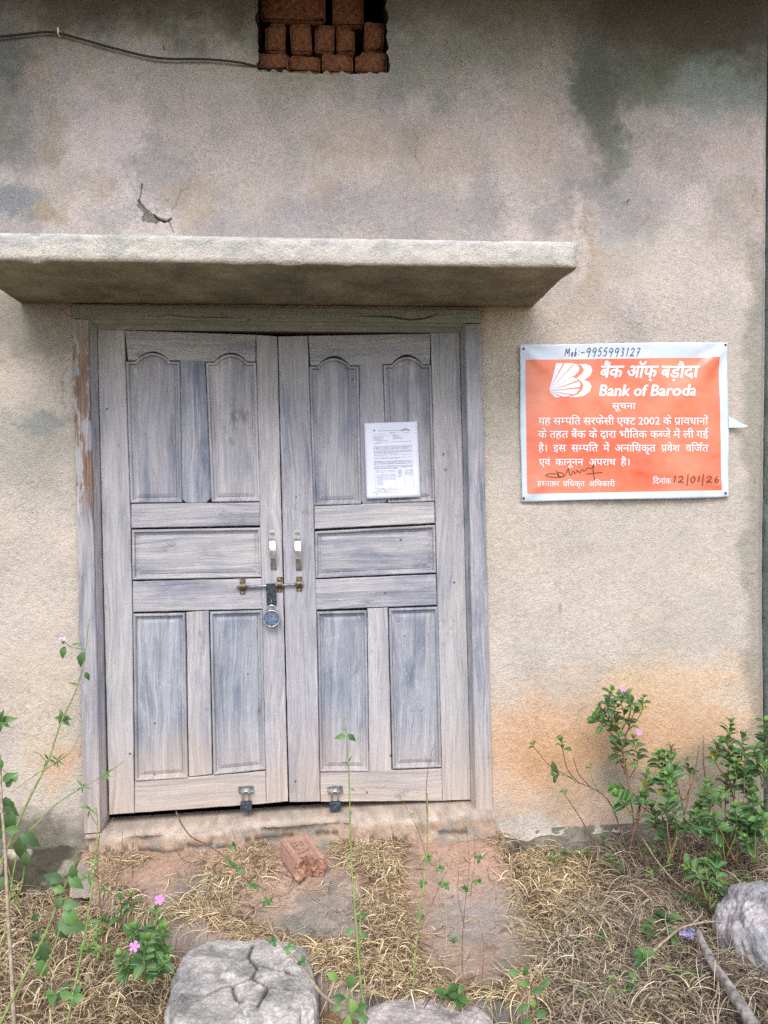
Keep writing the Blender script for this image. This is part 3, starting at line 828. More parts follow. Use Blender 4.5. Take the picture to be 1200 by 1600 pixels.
vent_brick(452, 86, 501, 113, 0.06, 1, 'cracked flat brick second from left in the bottom row of the vent', 2)
vent_brick(503, 82, 552, 114, 0.05, 0, 'flat red brick third from left in the bottom row of the vent', 4)
vent_brick(555, 80, 605, 116, 0.04, 0, 'orange red brick ending the bottom row of the vent at the right', 5)
vent_brick(414, 34, 446, 82, 0.11, 1, 'leftmost upright brick of the standing row in the vent, its top rounded', 7)
vent_brick(454, 35, 487, 83, 0.10, -3, 'upright brick leaning left, second of the standing row in the vent', 8)
vent_brick(491, 38, 522, 82, 0.10, 2, 'narrow upright brick split by a vertical crack in the middle of the standing row', 10)
vent_brick(526, 41, 555, 83, 0.11, 0, 'short upright brick fourth from left in the standing row of the vent', 11)
vent_brick(569, 33, 600, 81, 0.09, 1, 'upright brick at the right end of the standing row, apart from the others', 13)
vent_brick(407, -26, 509, 35, 0.17, 0, 'long dark brick lying across the top left of the vent', 14, 0.11)
vent_brick(520, -26, 569, 40, 0.16, 0, 'short dark brick end at the top right of the vent beside a dark gap', 16, 0.16)
# ledge that carries the two upper bricks, behind the standing row
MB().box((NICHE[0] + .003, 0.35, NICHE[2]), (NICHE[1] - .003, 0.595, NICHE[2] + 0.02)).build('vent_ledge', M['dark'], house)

# ------------------------------------------------------------------ cable and nails on the wall
def px_line(l, y): return [P(a, b, y) for a, b in l]
cpts = px_line([(-60, 62), (0, 57), (40, 53), (70, 50), (92, 52), (130, 62), (180, 76), (230, 88), (265, 92), (320, 92.5), (370, 97)], -0.016) + [P(402, 104, 0.0), P(430, 109, 0.03), P(452, 113, 0.045)]
cable = empty('cable', P(92, 52, -0.01), 'thin dark electric cable sagging across the top left of the wall into the vent', 'cable')
b = MB(); b.tube(spline(cpts, 6), 0.0042, 7); b.build('wire', M['cable'], cable, True)
b = MB(); p = P(92, 51, -0.012); b.tube([p + Vector((0, 0.012, -.008)), p + Vector((0, -0.010, -0.008)), p + Vector((0, -0.010, 0.010)), p + Vector((0, .012, .010))], 0.003, 6); b.build('clip', M['print_white'], cable)
for (a_, b_, lab) in ((257, 77, 'small bare nail over a rusty stain just above the hanging cable'), (980, 315, 'small rusty nail in the plaster at the grey patch above the slab corner')):
    p = P(a_, b_, 0.0); bb = MB(); bb.tube([p + Vector((0, .01, 0)), p + Vector((0, -0.012, 0.001))], 0.0022, 6)
    bb.tube([p + Vector((0, -.0125, .001)), p + Vector((0, -0.014, .001))], 0.005, 8)
    o = bb.build('nail', M['brass'], None); tag(o, lab, 'nail')

# ------------------------------------------------------------------ door frame and leaves
YFR, YLF = -0.014, 0.042            # faces of the frame and of the leaves
frame = empty('door_frame', (P(440, 1290).x, 0.05, 0.1), 'weathered grey wooden door frame under the concrete slab, paint peeling rusty on its left post', 'door frame')
def rb(name, q, y, back, mat, parent, grain='v', bev=0.0025, jit=0.0007):
    return ringed(name, quad_px(q, y), [(0, y + bev), (bev, y)], mat, parent, grain, jit, back=back)
rb('post', [(112.5, 498.5), (138, 498.5), (157, 1301), (131, 1303)], YFR, 0.10, M['wood_peel'], frame)
rb('post', [(727, 506), (751, 505.5), (770.5, 1274), (744, 1275)], YFR, 0.10, M['wood'], frame)
# slanted reveals between post and leaf
def reveal(name, a0, a1, b0, b1, mat, grain='v'):
    """a0,a1: front edge pixels (top, bottom); b0,b1: rear edge pixels on the leaf plane"""
    k = 22; V = []; Fc = []
    for i in range(k + 1):
        t = i / k
        f_ = P(a0[0] + (a1[0] - a0[0]) * t, a0[1] + (a1[1] - a0[1]) * t, YFR + 0.006)
        g_ = P(b0[0] + (b1[0] - b0[0]) * t, b0[1] + (b1[1] - b0[1]) * t, YLF - 0.004)
        mid = f_.lerp(g_, 0.5); h_ = g_ + Vector((0, 0.06, 0))
        V += [f_, f_.lerp(g_, 0.42), f_.lerp(g_, 0.5) + Vector((0, 0.004, 0)), g_, h_]
    for i in range(k):
        for j in range(4):
            s = i * 5 + j; Fc.append((s, s + 1, s + 6, s + 5))
    me = bpy.data.meshes.new(name); me.from_pydata(V, [], Fc); me.update()
    GRAIN_SEED[0] += 1; v = np.array([tuple(q) for q in V])
    g = np.stack([v[:, 0] + v[:, 1] * 0.8 + GRAIN_SEED[0] * 1.3, v[:, 1], v[:, 2]], 1) if grain == 'v' else np.stack([v[:, 2] + v[:, 1] * .8 + GRAIN_SEED[0] * 1.7, v[:, 1], v[:, 0]], 1)
    setvec(me, g); return link(name, me, mat, frame)
reveal('jamb_moulding', (138, 499), (156, 1300), (151, 514), (167, 1276), M['wood'])
reveal('jamb_moulding', (727, 506), (744, 1274), (719, 519), (736.5, 1252), M['wood_blue'])
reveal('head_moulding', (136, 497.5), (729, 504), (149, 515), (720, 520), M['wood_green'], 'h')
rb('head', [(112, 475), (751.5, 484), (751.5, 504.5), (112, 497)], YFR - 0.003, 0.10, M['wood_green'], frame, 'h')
# the split along the head: dark tubes set in the face stand for its shaded gap
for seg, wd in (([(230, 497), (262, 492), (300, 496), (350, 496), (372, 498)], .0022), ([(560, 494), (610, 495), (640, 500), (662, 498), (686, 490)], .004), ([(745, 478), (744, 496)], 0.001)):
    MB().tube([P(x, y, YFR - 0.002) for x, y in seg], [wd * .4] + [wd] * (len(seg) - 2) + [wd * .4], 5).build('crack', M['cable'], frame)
for (x, y, r) in ((231, 494, 3.2), (309, 498, 2.6), (404, 497, 3.2), (540, 499, 3)):
    p = P(x, y, YFR - .003); MB().tube([p + Vector((0, 0.004, 0)), p + Vector((0, -0.0015, 0))], r * .0022, 7).build('rusty_nail_head', M['broken_brick'], frame)

def arch_rail(x0, x1, ytop0, ytop1, ys, arches, ymid, mt):
    """top rail outline in photo pixels: straight top, bottom with two arched cut-outs"""
    pts = [(x0, ytop0), (x1, ytop1)]
    for (a, b, yb, pk) in reversed(arches):
        pts += [(b, yb)] + arch_px(a, b, yb, pk)[::-1] + [(a, yb)]
    return pts
def arch_px(a, b, yb, pk, n=14):
    """shouldered arch from a to b: flat shoulders then a segmental rise"""
    sh = (b - a) * 0.17; out = []
    for i in range(n + 1):
        t = i / n; x = a + sh + (b - a - 2 * sh) * t
        y = yb - (yb - pk) * math.sin(math.pi * t) ** 0.78 if 0 < t < 1 else yb
        out.append((x, y))
    return out
def to_xz(pts, y): 
    r = [P(a, b, y) for a, b in pts]; return [(p.x, p.z) for p in r]
def panel_outline(a, b, yb, pk, ybot_a, ybot_b, da=6.5, db=5.0):
    return [(a, yb)] + arch_px(a, b, yb, pk) + [(b, yb), (b + db, ybot_b), (a + da, ybot_a)]
def panel(name, pts, mat, leaf, grain='v', dense=True):
    o = offset_poly(to_xz(pts, YLF), -0.0016)
    r = [(0.0, YLF + 0.010), (0.0008, YLF - 0.001), (0.0035, YLF - 0.0035), (0.008, YLF - 0.0035), (0.0108, YLF + 0.0005), (0.0115, YLF + 0.006), (0.0125, YLF + 0.009), (0.022, YLF + 0.011), (0.0225, YLF + 0.0115), (0.0228, YLF + 0.0085), (0.036, YLF + 0.004)]
    return ringed(name, o, r, mat, leaf, grain, 0.0002, 0.02, back=YLF + 0.025)

def leafdoor(spec, name_label, xs):
    leaf_px = spec['outline']
    mid = P(*spec['base'], YLF)
    back = ringed('door_leaf', to_xz(leaf_px[::-1], YLF + 0.02), [(0.0, YLF + 0.026)], M['wood_dark'], None, 'v', back=YLF + 0.034)
    tag(back, name_label, 'door')
    for q, mt in spec['stiles']: rb('stile', q, YLF, YLF + 0.025, M[mt], back)
    for q, mt in spec['rails']: rb('rail', q, YLF + random.uniform(0, .0015), YLF + 0.025, M[mt], back, 'h', 0.003)
    for q, mt in spec['mullions']: rb('mullion', q, YLF + 0.0012, YLF + 0.025, M[mt], back)
    tr = spec['toprail']
    ringed('rail', to_xz(arch_rail(*tr), YLF)[::-1], [(0, YLF + 0.0025), (0.0018, YLF)], M['wood'], back, 'h', 0.0002, 0.02, back=YLF + 0.025)
    for pts, mt, gr in spec['panels']: panel('panel', pts[::-1], M[mt], back, gr)
    return back
la, lb = (200, 276.5, 567, 553), (322, 398.5, 568, 555)
left_spec = dict(
    outline=[(153, 520), (433, 529), (449, 1252), (172, 1271)], base=(160, 1270),
    stiles=[([(152, 514.5), (194, 515.5), (203, 786), (206.5, 960), (209.5, 1270.5), (170.5, 1273.5)], 'wood_pale'),
            ([(400, 523), (433, 525.5), (450, 1252.5), (416.5, 1256)], 'wood')],
    rails=[([(204.5, 787), (405.5, 785), (406.5, 821), (205, 825)], 'wood'),
           ([(207, 908.5), (408.8, 903.5), (410, 951.5), (207.5, 956.5)], 'wood'),
           ([(210.5, 1222), (415, 1205), (416, 1256), (210.5, 1270.5)], 'wood_pale')],
    mullions=[([(281, 562), (320, 563), (330, 778), (322, 786), (291, 786), (284.5, 780)], 'wood_blue'),
              ([(291, 957), (326, 954.5), (331.5, 1210), (295, 1214)], 'wood')],
    toprail=(195, 399.5, 516, 523, None, [(200, 277, 563, 549), (322, 399, 565, 551)], 562, None),
    panels=[(panel_outline(197.5, 280, 565.5, 552, 785.5, 784.5, 7, 4), 'wood', 'v'),
            (panel_outline(322, 399.7, 567, 554, 784, 783, 9, 6), 'wood', 'v'),
            ([(206.5, 828.5), (406.5, 825), (408.5, 901.5), (207.5, 905.5)], 'wood_pale', 'h'),
            ([(208.5, 960), (288.5, 958.5), (293, 1215), (211.5, 1220)], 'wood_blue', 'v'),
            ([(328.5, 956.5), (409.5, 954), (414.5, 1202), (334, 1210.5)], 'wood_blue', 'v')])
right_spec = dict(
    outline=[(435, 529), (716, 524), (735, 1248), (453, 1251)], base=(700, 1250),
    stiles=[([(434.5, 525.5), (480.5, 524.5), (489.8, 788), (494.5, 958), (500, 1252.5), (452, 1253.5)], 'wood'),
            ([(673, 520), (718, 519), (736, 1250), (692, 1251.5)], 'wood_pale')],
    rails=[([(491, 790.5), (678.5, 783.5), (679.5, 817.5), (491.5, 826.5)], 'wood'),
           ([(493, 905.5), (681, 897.5), (683, 945.5), (494, 953)], 'wood'),
           ([(500.5, 1207.5), (690.5, 1201), (691.5, 1251.5), (501, 1253.5)], 'wood_pale')],
    mullions=[([(561, 568), (598, 567), (606, 780), (603, 785), (568, 788), (564, 783)], 'wood'),
              ([(574, 951), (606, 949.5), (612, 1205), (577, 1206)], 'wood')],
    toprail=(481.5, 672.5, 524.5, 521, None, [(485, 559, 571, 556), (600, 672, 569, 554)], 568, None),
    panels=[(panel_outline(483.5, 560, 573, 560, 789.5, 787, 7, 4), 'wood', 'v'),
            (panel_outline(599.5, 673, 571, 558, 785.5, 782.5, 7, 6), 'wood', 'v'),
            ([(492.5, 831), (679.5, 821), (681, 894.5), (493.5, 903)], 'wood', 'h'),
            ([(496, 956.5), (572.5, 954.5), (576, 1205), (500.5, 1205.5)], 'wood_blue', 'v'),
            ([(608, 951.5), (683.5, 949), (689.5, 1198.5), (614, 1201)], 'wood_blue', 'v')])
lleaf = leafdoor(left_spec, 'weathered left door leaf with the sliding bolt and round padlock, dark gap above', 0)
rleaf = leafdoor(right_spec, 'weathered right door leaf with the white paper notice pinned to its upper panel', 1)

# hardware ------------------------------------------------------------
def pull_handle(cx, top, bot, leaf):
    """strap pull bent out of flat steel: foot, rise, grip, foot"""
    y0 = YLF - 0.0015
    prof = [(0, 0), (14, 0), (19, -0.012), (31, -0.030), (36, -0.032), (50, -0.030), (58, -0.018), (64, -0.003), (71, 0)]
    hwid = 4.6
    V = []; Fc = []; L = bot - top; tot = 71.0
    for (s, dy) in prof:
        for side in (-1, 1):
            for th in (0, 1):
                q = P(cx + s * 0.045 + side * (hwid if s not in (50, 58) else hwid * 0.88), top + s / tot * L, y0 + dy + (0.0018 if th else 0))
                V.append(q)
    # the grip stands off the leaf: keep its world x,z at the leaf plane scale
    for i in range(len(prof) - 1):
        a = i * 4
        Fc += [(a, a + 2, a + 6, a + 4), (a + 1, a + 5, a + 7, a + 3), (a, a + 4, a + 5, a + 1), (a + 2, a + 3, a + 7, a + 6)]
    Fc += [(0, 1, 3, 2), (len(V) - 4, len(V) - 2, len(V) - 1, len(V) - 3)]
    b = MB(); b.add(V, Fc); h = b.build('pull_handle', M['steel'], leaf)
    for (x, s) in ((-1.9, 6), (1.9, 6), (-1.2, 68), (2.4, 68)):
        p = P(cx + x + s * 0.045, top + s / tot * L, y0 - 0.001)
        MB().tube([p + Vector((0, .001, 0)), p + Vector((0, -0.0012, 0))], 0.0027, 8).build('screw', M['lock_dark'], h)
pull_handle(424.5, 828.5, 891, lleaf)
pull_handle(464, 828.5, 892, rleaf)

def strap(cx, cy, w, h, y, bul, leaf, name='bolt_bracket'):
    """saddle bracket: flat ears and a raised loop over the rod"""
    b = MB(); pr = []
    for i in range(15):
        t = i / 14; s = -h / 2 + h * t
        z_ = bul * math.sqrt(max(0, 1 - (s / (h * 0.24)) ** 2)) if abs(s) < h * 0.24 else 0
        pr.append((s, z_))
    V = []; Fc = []
    for (s, dz) in pr:
        for sd__ in (-1, 1):
            for th in (0, 1): V.append(P(cx + sd__ * w / 2, cy + s, y - dz - 0.0005) + Vector((0, (0.002 if th else 0), 0)))
    for i in range(len(pr) - 1):
        a = i * 4; Fc += [(a, a + 2, a + 6, a + 4), (a + 1, a + 5, a + 7, a + 3), (a, a + 4, a + 5, a + 1), (a + 2, a + 3, a + 7, a + 6)]
    Fc += [(0, 1, 3, 2), (len(V) - 4, len(V) - 2, len(V) - 1, len(V) - 3)]
    b.add(V, Fc)
    o = b.build(name, M['brass'], leaf)
    for s in (-h * .37, h * .37):
        p = P(cx, cy + s, y - 0.001); MB().tube([p, p + Vector((0, -0.003, 0))], [0.0042, 0.003], 8).build('screw', M['steel'], o)
    return o
YB = YLF - 0.002
rod0 = P(370, 917.5, YB - 0.008); rod1 = P(474.5, 912.5, YB - 0.008)
b = MB(); b.tube([rod0, rod1], 0.0048, 12); bolt = b.build('sliding_bolt', M['steel'], lleaf, True)
strap(379, 916.5, 8.5, 24, YB, 0.016, lleaf); strap(437, 913.5, 9, 24, YB, 0.017, lleaf); strap(467.5, 912.5, 9, 23, YB, 0.016, rleaf, 'bolt_keeper')
# hasp plate hanging from the rod
q = [P(415.5, 912, YB - 0.0145), P(431, 911.5, YB - 0.0145), P(432.5, 945, YB - 0.006), P(417, 946, YB - 0.006)]
b = MB(); b.add([p for p in q] + [p + Vector((0, 0.0025, 0)) for p in q], [(3, 2, 1, 0), (4, 5, 6, 7), (0, 1, 5, 4), (1, 2, 6, 5), (2, 3, 7, 6), (3, 0, 4, 7)])
b.build('hasp', M['lock_dark'], lleaf, bevel=0.0006)
b = MB(); c0 = P(424.2, 941, YB - 0.010); b.tube([c0 + Vector((0, 0.008, 0.012)), c0 + Vector((0, -0.008, 0.010)), c0 + Vector((0, -0.013, 0)), c0 + Vector((0, -0.008, -0.010)), c0 + Vector((0, 0.008, -0.012))], 0.0024, 7)
b.build('staple', M['brass'], lleaf)
# round padlock
pc = P(424.5, 966, YB - 0.020)
lock = empty('padlock', pc + Vector((0, 0, -.03)), 'round blue grey steel padlock hanging from the sliding bolt', 'padlock')
bm = bmesh.new()
Rl = 0.0325
rings = [(0.0, 0.011), (0.90, 0.011), (1.0, 0.007), (1.0, -0.007), (0.93, -0.0105), (0.88, -0.0105), (0.86, -0.0085), (0.0, -0.0085)]
prev = None
for r_, y_ in rings:
    if r_ == 0: cur = [bm.verts.new((0, y_, 0))]
    else: cur = [bm.verts.new((Rl * r_ * math.cos(a), y_, Rl * r_ * math.sin(a))) for a in np.linspace(0, 2 * math.pi, 40, endpoint=False)]
    if prev:
        if len(prev) == 1:
            for i in range(40): bm.faces.new((prev[0], cur[i], cur[(i + 1) % 40]))
        elif len(cur) == 1:
            for i in range(40): bm.faces.new((prev[(i + 1) % 40], prev[i], cur[0]))
        else:
            for i in range(40): bm.faces.new((prev[i], cur[i], cur[(i + 1) % 40], prev[(i + 1) % 40]))
    prev = cur
bmesh.ops.recalc_face_normals(bm, faces=bm.faces)
bmesh.ops.translate(bm, verts=bm.verts, vec=pc)
me = bpy.data.meshes.new('lock_body'); bm.to_mesh(me); bm.free(); link('lock_body', me, M['lock_body'], lock)
b = MB(); b.tube([pc + Vector((0.0195 * math.cos(a), 0, 0.026 + 0.0195 * max(0, math.sin(a)) * 1.25 + (0 if math.sin(a) > 0 else -0.004))) for a in np.linspace(-0.15, math.pi + .15, 18)], 0.0036, 10)
b.build('shackle', M['steel'], lock, True)
b = MB(); b.tube([pc + Vector((0.0315 * math.cos(a), -0.009, 0.0315 * math.sin(a))) for a in np.linspace(0, 2 * math.pi, 41)], 0.0026, 8, False); b.build('rim', M['steel'], lock, True)
b = MB(); b.box(pc + Vector((-.004, -.0125, -.030)), pc + Vector((.004, -.008, -.018))); b.build('keyhole_cover', M['brass'], lock, bevel=0.001)
b = MB()
for zz, ww in ((0.010, .016), (0.004, .012), (-0.002, .015), (-0.008, .010)):
    xa = -ww
    while xa < ww:
        l = random.uniform(.002, .005); b.box(pc + Vector((xa, -0.0092, zz)), pc + Vector((min(xa + l, ww), -0.0084, zz + .0022))); xa += l + .0012
tag(b.build('stamped_lines', M['steel'], lock), kind='stuff')

def door_lock(cx, top, leaf, label):
    """chrome hasp plate with two rods down into a small dark padlock"""
    y = YLF - 0.001
    a = P(cx - 12, top, y); b2 = P(cx + 12, top + 9.5, y)
    b = MB(); b.box((a.x, y - 0.003, b2.z), (b2.x, y, a.z)); pl = b.build('hasp_plate', M['steel'], leaf, bevel=0.0008)
    for s in (-8.5, 8.5):
        p = P(cx + s, top + 3, y - .003); MB().tube([p, p + Vector((0, -.0015, 0))], 0.003, 8).build('screw', M['lock_dark'], pl)
    b = MB(); p1 = P(cx - 11, top + 9, y - .008); p2 = P(cx + 12, top + 9, y - .008); b.tube([p1, p2], 0.0055, 8); b.build('hinge_barrel', M['steel'], pl, True)
    c = P(cx, top + 31, y - 0.014)
    lk = empty('padlock', c, label, 'padlock', 'small padlocks at the foot of the door')
    b = MB(); wv_ = 0.022; hv = 0.0165
    b.box((c.x - wv_, c.y - 0.010, c.z - hv), (c.x + wv_, c.y + 0.010, c.z + hv)); b.build('lock_body', M['lock_dark'], lk, bevel=0.004)
    b = MB(); zt_ = P(cx, top + 6, y).z
    pts = [Vector((c.x - 0.0125, c.y, c.z + hv - .002)), Vector((c.x - 0.0125, c.y, zt_ - .012)), Vector((c.x - 0.009, c.y, zt_ - .004)), Vector((c.x, c.y, zt_)), Vector((c.x + .009, c.y, zt_ - .004)), Vector((c.x + 0.0125, c.y, zt_ - .012)), Vector((c.x + 0.0125, c.y, c.z + hv - .002))]
    b.tube(spline(pts, 4), 0.0036, 8); b.build('shackle', M['steel'], lk, True)
    b = MB(); b.box((c.x - 0.006, c.y - 0.0115, c.z - .006), (c.x + .006, c.y - 0.0095, c.z + .004)); b.build('label_plate', M['print_dark'], lk)
door_lock(384.5, 1228, lleaf, 'small dark padlock under a chrome hasp at the foot of the left door leaf')
door_lock(523.5, 1228, rleaf, 'small dark padlock under a chrome hasp at the foot of the right door leaf')

# ------------------------------------------------------------------ lettering
_gc = {}
def glyph(ch, bold=0.0):
    """outline mesh of one character: (verts Nx2, faces, advance)"""
    key = (ch, bold)
    if key in _gc: return _gc[key]
    def mk(s):
        cu = bpy.data.curves.new('glyph', 'FONT'); cu.body = s; cu.size = 1; cu.resolution_u = 2
        o = bpy.data.objects.new('glyph', cu); COL.objects.link(o); bpy.context.view_layer.update()
        dg = bpy.context.evaluated_depsgraph_get(); me = bpy.data.meshes.new_from_object(o.evaluated_get(dg))
        V = [(v.co.x, v.co.y) for v in me.vertices]; Fc = [tuple(p.vertices) for p in me.polygons]
        bpy.data.objects.remove(o); bpy.data.curves.remove(cu); bpy.data.meshes.remove(me)
        return V, Fc
    Vb, _ = mk('W'); V, Fc = mk(ch)
    V = [(a, b, 0.0) for a, b in V]
    V2, _ = mk(ch + 'W')
    adv = max(v[0] for v in V2) - max(v[0] for v in Vb)
    if bold and V:
        V0, F0 = V, Fc; V = []; Fc = []
        for k_, (dx, dy) in enumerate(((0, 0), (-bold, 0), (bold, 0), (0, bold * .7), (0, -bold * .7))):
            b_ = len(V); V += [(a + dx, b + dy, k_ * 1.0) for a, b, _ in V0]; Fc += [tuple(i + b_ for i in q) for q in F0]
    _gc[key] = (V, Fc, adv); return _gc[key]
def clip_x(V, Fc, x, keep_left=True):
    bm = bmesh.new(); vs_ = [bm.verts.new(q) for q in V]
    for f in Fc:
        try: bm.faces.new([vs_[i] for i in f])
        except ValueError: pass
    bmesh.ops.bisect_plane(bm, geom=bm.verts[:] + bm.edges[:] + bm.faces[:], plane_co=(x, 0, 0), plane_no=(1, 0, 0), clear_outer=keep_left, clear_inner=not keep_left)
    bm.verts.index_update()
    r = [(v.co.x, v.co.y, v.co.z) for v in bm.verts], [tuple(v.index for v in f.verts) for f in bm.faces]
    bm.free(); return r
def stroke2(pts, w):
    """flat ribbon along 2D points"""
    V = []; Fc = []
    for i, p in enumerate(pts):
        a = Vector(pts[max(i - 1, 0)]); b = Vector(pts[min(i + 1, len(pts) - 1)]); t = (b - a)
        t = t.normalized() if t.length > 0 else Vector((1, 0)); n_ = Vector((-t.y, t.x)) * w / 2
        V += [(p[0] + n_.x, p[1] + n_.y, 9.0), (p[0] - n_.x, p[1] - n_.y, 9.0)]
    for i in range(len(pts) - 1): Fc.append((2 * i, 2 * i + 1, 2 * i + 3, 2 * i + 2))
    return V, Fc
HL = 0.62
def word(s, bold):
    """lay one word out; marks: H half form of the next letter, P sub-joined r stroke, F r hook above the last letter, K and D two ligatures"""
    x = 0; V = []; Fc = []; half = False; par = [0]
    def put(v, f, ox, oy=0, sx=1, sy=1):
        nonlocal V, Fc
        b = len(V); par[0] += 1; V += [(q_[0] * sx + ox, q_[1] * sy + oy, q_[2] + 0.5 * (par[0] % 3) / 1.7) for q_ in v]; Fc += [tuple(i + b for i in q) for q in f]
    i = 0
    while i < len(s):
        ch = s[i]
        if ch == 'H' : half = True; i += 1; continue
        if ch == 'P' and ord(s[0]) > 500:
            v, f = stroke2([(x - 0.27, 0.17), (x - 0.42, 0.0), (x - 0.46, -0.03)], 0.07 + bold); put(v, f, 0.0); i += 1; continue
        if ch == 'F':
            v, f = stroke2([(x - 0.13, 0.62), (x - 0.16, 0.74), (x - 0.09, 0.84), (x + 0.02, 0.82), (x + .05, .76)], 0.07 + bold); put(v, f, 0); i += 1; continue
        if ch == 'D':
            v, f, a = glyph('\u0926', bold); put(v, f, x); v, f, a2 = glyph('\u0935', bold)
            put(v, f, x + a * .36, -0.17, 0.55, 0.5); x += a; i += 1; continue
        if ch == 'K':
            v, f, a = glyph('\u0937', bold); put(v, f, x)
            v, f = stroke2([(x + .28, .34), (x + .12, .3), (x + .05, .2), (x + .14, .1), (x + .05, .0), (x + .16, -.06)], 0.07 + bold); put(v, f, 0)
            x += a; i += 1; continue
        v, f, a = glyph(ch, bold)
        if half:
            ka = ch in '\u0915\u092b'
            cx__ = a * (0.80 if ka else 1) - (0 if ka else 0.20)
            v2, f2 = clip_x(v, f, cx__); put(v2, f2, x); x += cx__ ; half = False
        else:
            put(v, f, x); x += a
        i += 1
    return V, Fc, x
def text_line(s, x0, x1, ytop, ybase, bold=0.0, shear=0.0, latin=False, justify=True):
    """(V, F) in banner units; the head line sits at ytop and the foot at ybase"""
    V = []; Fc = []; ws = s.split(' '); lay = []
    for w_ in ws:
        if latin or w_.isascii():
            vv = []; ff = []; x = 0
            for ch in w_:
                g, f, a = glyph(ch, bold); b = len(vv); vv += [(p[0] + x, p[1], p[2] + .3 * (len(vv) % 2)) for p in g]; ff += [tuple(i + b for i in q) for q in f]; x += a
            lay.append((vv, ff, x))
        else: lay.append(word(w_, bold))
    cap = 0.70 if latin else HL
    sy = (ybase - ytop) / cap; sx = sy
    tot = sum(l[2] for l in lay); sp = 0.26
    need = (tot + sp * (len(ws) - 1)) * sx
    if need > (x1 - x0) or len(ws) == 1: sx *= (x1 - x0) / need
    elif justify: sp = ((x1 - x0) / sx - tot) / (len(ws) - 1)
    if sp > 0.75: sx *= 1.0; 
    x = 0
    for vv, ff, a in lay:
        b = len(V); V += [(x0 + (p[0] + x) * sx + shear * p[1] * sy, ybase - p[1] * sy, p[2]) for p in vv]; Fc += [tuple(i + b for i in q) for q in ff]
        x += a + sp
    return V, Fc

# ------------------------------------------------------------------ the banner
# banner map units: 3 per photo pixel, origin at photo (790, 520)
def bn_px(X, Y): return 790 + X / 3.0, 520 + Y / 3.0
BY = -0.0105
TLc, TRc, BRc, BLc = (65, 55), (1040, 45), (1048, 770), (75, 793)
def wrinkle(X, Y):
    X = np.asarray(X, float); Y = np.asarray(Y, float)
    h = 0.004 * (fbm(X, Y, 0.004, 3, 3) - 0.5)
    # folds running in from the nailed corners
    for (cx_, cy_, ang, amp, ln, wd) in ((1040, 45, 2.25, 0.0075, 520, 60), (1040, 45, 2.65, -0.0045, 360, 44), (1040, 45, 1.85, -0.003, 330, 36), (65, 55, 0.75, 0.0045, 260, 36), (65, 55, .35, -.003, 200, 30), (1048, 770, -2.3, 0.0035, 260, 40), (75, 793, -0.8, 0.004, 260, 40), (560, 640, .08, 0.0015, 500, 40), (900, 600, 1.5, .003, 220, 36)):
        dx, dy = X - cx_, Y - cy_
        u = dx * math.cos(ang) + dy * math.sin(ang); v = -dx * math.sin(ang) + dy * math.cos(ang)
        wloc = wd * (0.35 + np.clip(u, 0, ln) / ln)
        h = h + amp * np.exp(-(v / wloc) ** 2) * sstep(-5, 40, u) * (1 - sstep(ln * .5, ln, u))
    h = h + 0.0009 * np.sin(X * 0.045 + 2 * fbm(X, Y, 0.008, 3, 9)) + 0.0016 * (fbm(X, Y, 0.02, 3, 6) - .5)
    # edges lift between the nails
    t = (X - 65) / 980; s = (Y - 50) / 730
    h = h + 0.004 * np.sin(np.clip(t, 0, 1) * math.pi) * np.exp(-s * 10) + 0.006 * np.sin(np.clip(t, 0, 1) * math.pi) * np.exp(-(1 - s) * 9)
    return h * 1.35 + 0.0035 * (np.abs(fbm(X, Y * 1.3, 0.010, 3, 77) - .5)) + 0.003 * (np.abs(fbm(X * .6 + Y * .8, Y * .6 - X * .8, 0.006, 3, 87) - .5))
def bn(X, Y, lift=0.0):
    p = P(*bn_px(X, Y), BY); p.y -= float(wrinkle(X, Y)) + lift; return p
def bn_flat(V, Fc, lift, name, mat, parent):
    V = np.array([tuple(v) if len(v) == 3 else (v[0], v[1], 0.0) for v in V], float); wr = wrinkle(V[:, 0], V[:, 1]); out = []
    for (a, b, l_), h in zip(V, wr):
        p = P(*bn_px(a, b), BY); out.append((p.x, p.y - h - lift - 0.00012 * l_, p.z))
    me = bpy.data.meshes.new(name); me.from_pydata(out, [], Fc); me.update()
    return link(name, me, mat, parent)
banner = empty('notice_banner', bn(560, 420), 'orange and white printed vinyl notice banner nailed to the wall right of the door', 'banner')
def sheet(c, nx, ny, wob=0.0):
    V = []; Fc = []
    for i in range(nx + 1):
        for j in range(ny + 1):
            s, t = i / nx, j / ny
            X = (c[0][0] * (1 - s) + c[1][0] * s) * (1 - t) + (c[3][0] * (1 - s) + c[2][0] * s) * t
            Y_ = (c[0][1] * (1 - s) + c[1][1] * s) * (1 - t) + (c[3][1] * (1 - s) + c[2][1] * s) * t
            if wob:
                if i in (0, nx): X += wob * math.sin(t * 9 + i)
                if j in (0, ny): Y_ += wob * math.sin(s * 7 + j)
            V.append((X, Y_))
    for i in range(nx):
        for j in range(ny):
            a = i * (ny + 1) + j; Fc.append((a, a + 1, a + ny + 2, a + ny + 1))
    return V, Fc
V, Fc = sheet([TLc, TRc, BRc, BLc], 110, 84, 2.0)
o = bn_flat(V, Fc, 0.0, 'sheet', M['vinyl_white'], banner)
md = o.modifiers.new('thickness', 'SOLIDIFY'); md.thickness = 0.0007; md.offset = 1
for p in o.data.polygons: p.use_smooth = True
V, Fc = sheet([(93, 128), (998, 115), (1010, 738), (100, 755)], 110, 80)
o = bn_flat(V, Fc, 0.0010, 'printed_field', M['vinyl_orange'], banner)
for p in o.data.polygons: p.use_smooth = True
LIFT = 0.0020
def put_text(name, mat, *a, **k):
    V, Fc = text_line(*a, **k); return bn_flat(V, Fc, LIFT, name, mat, banner)
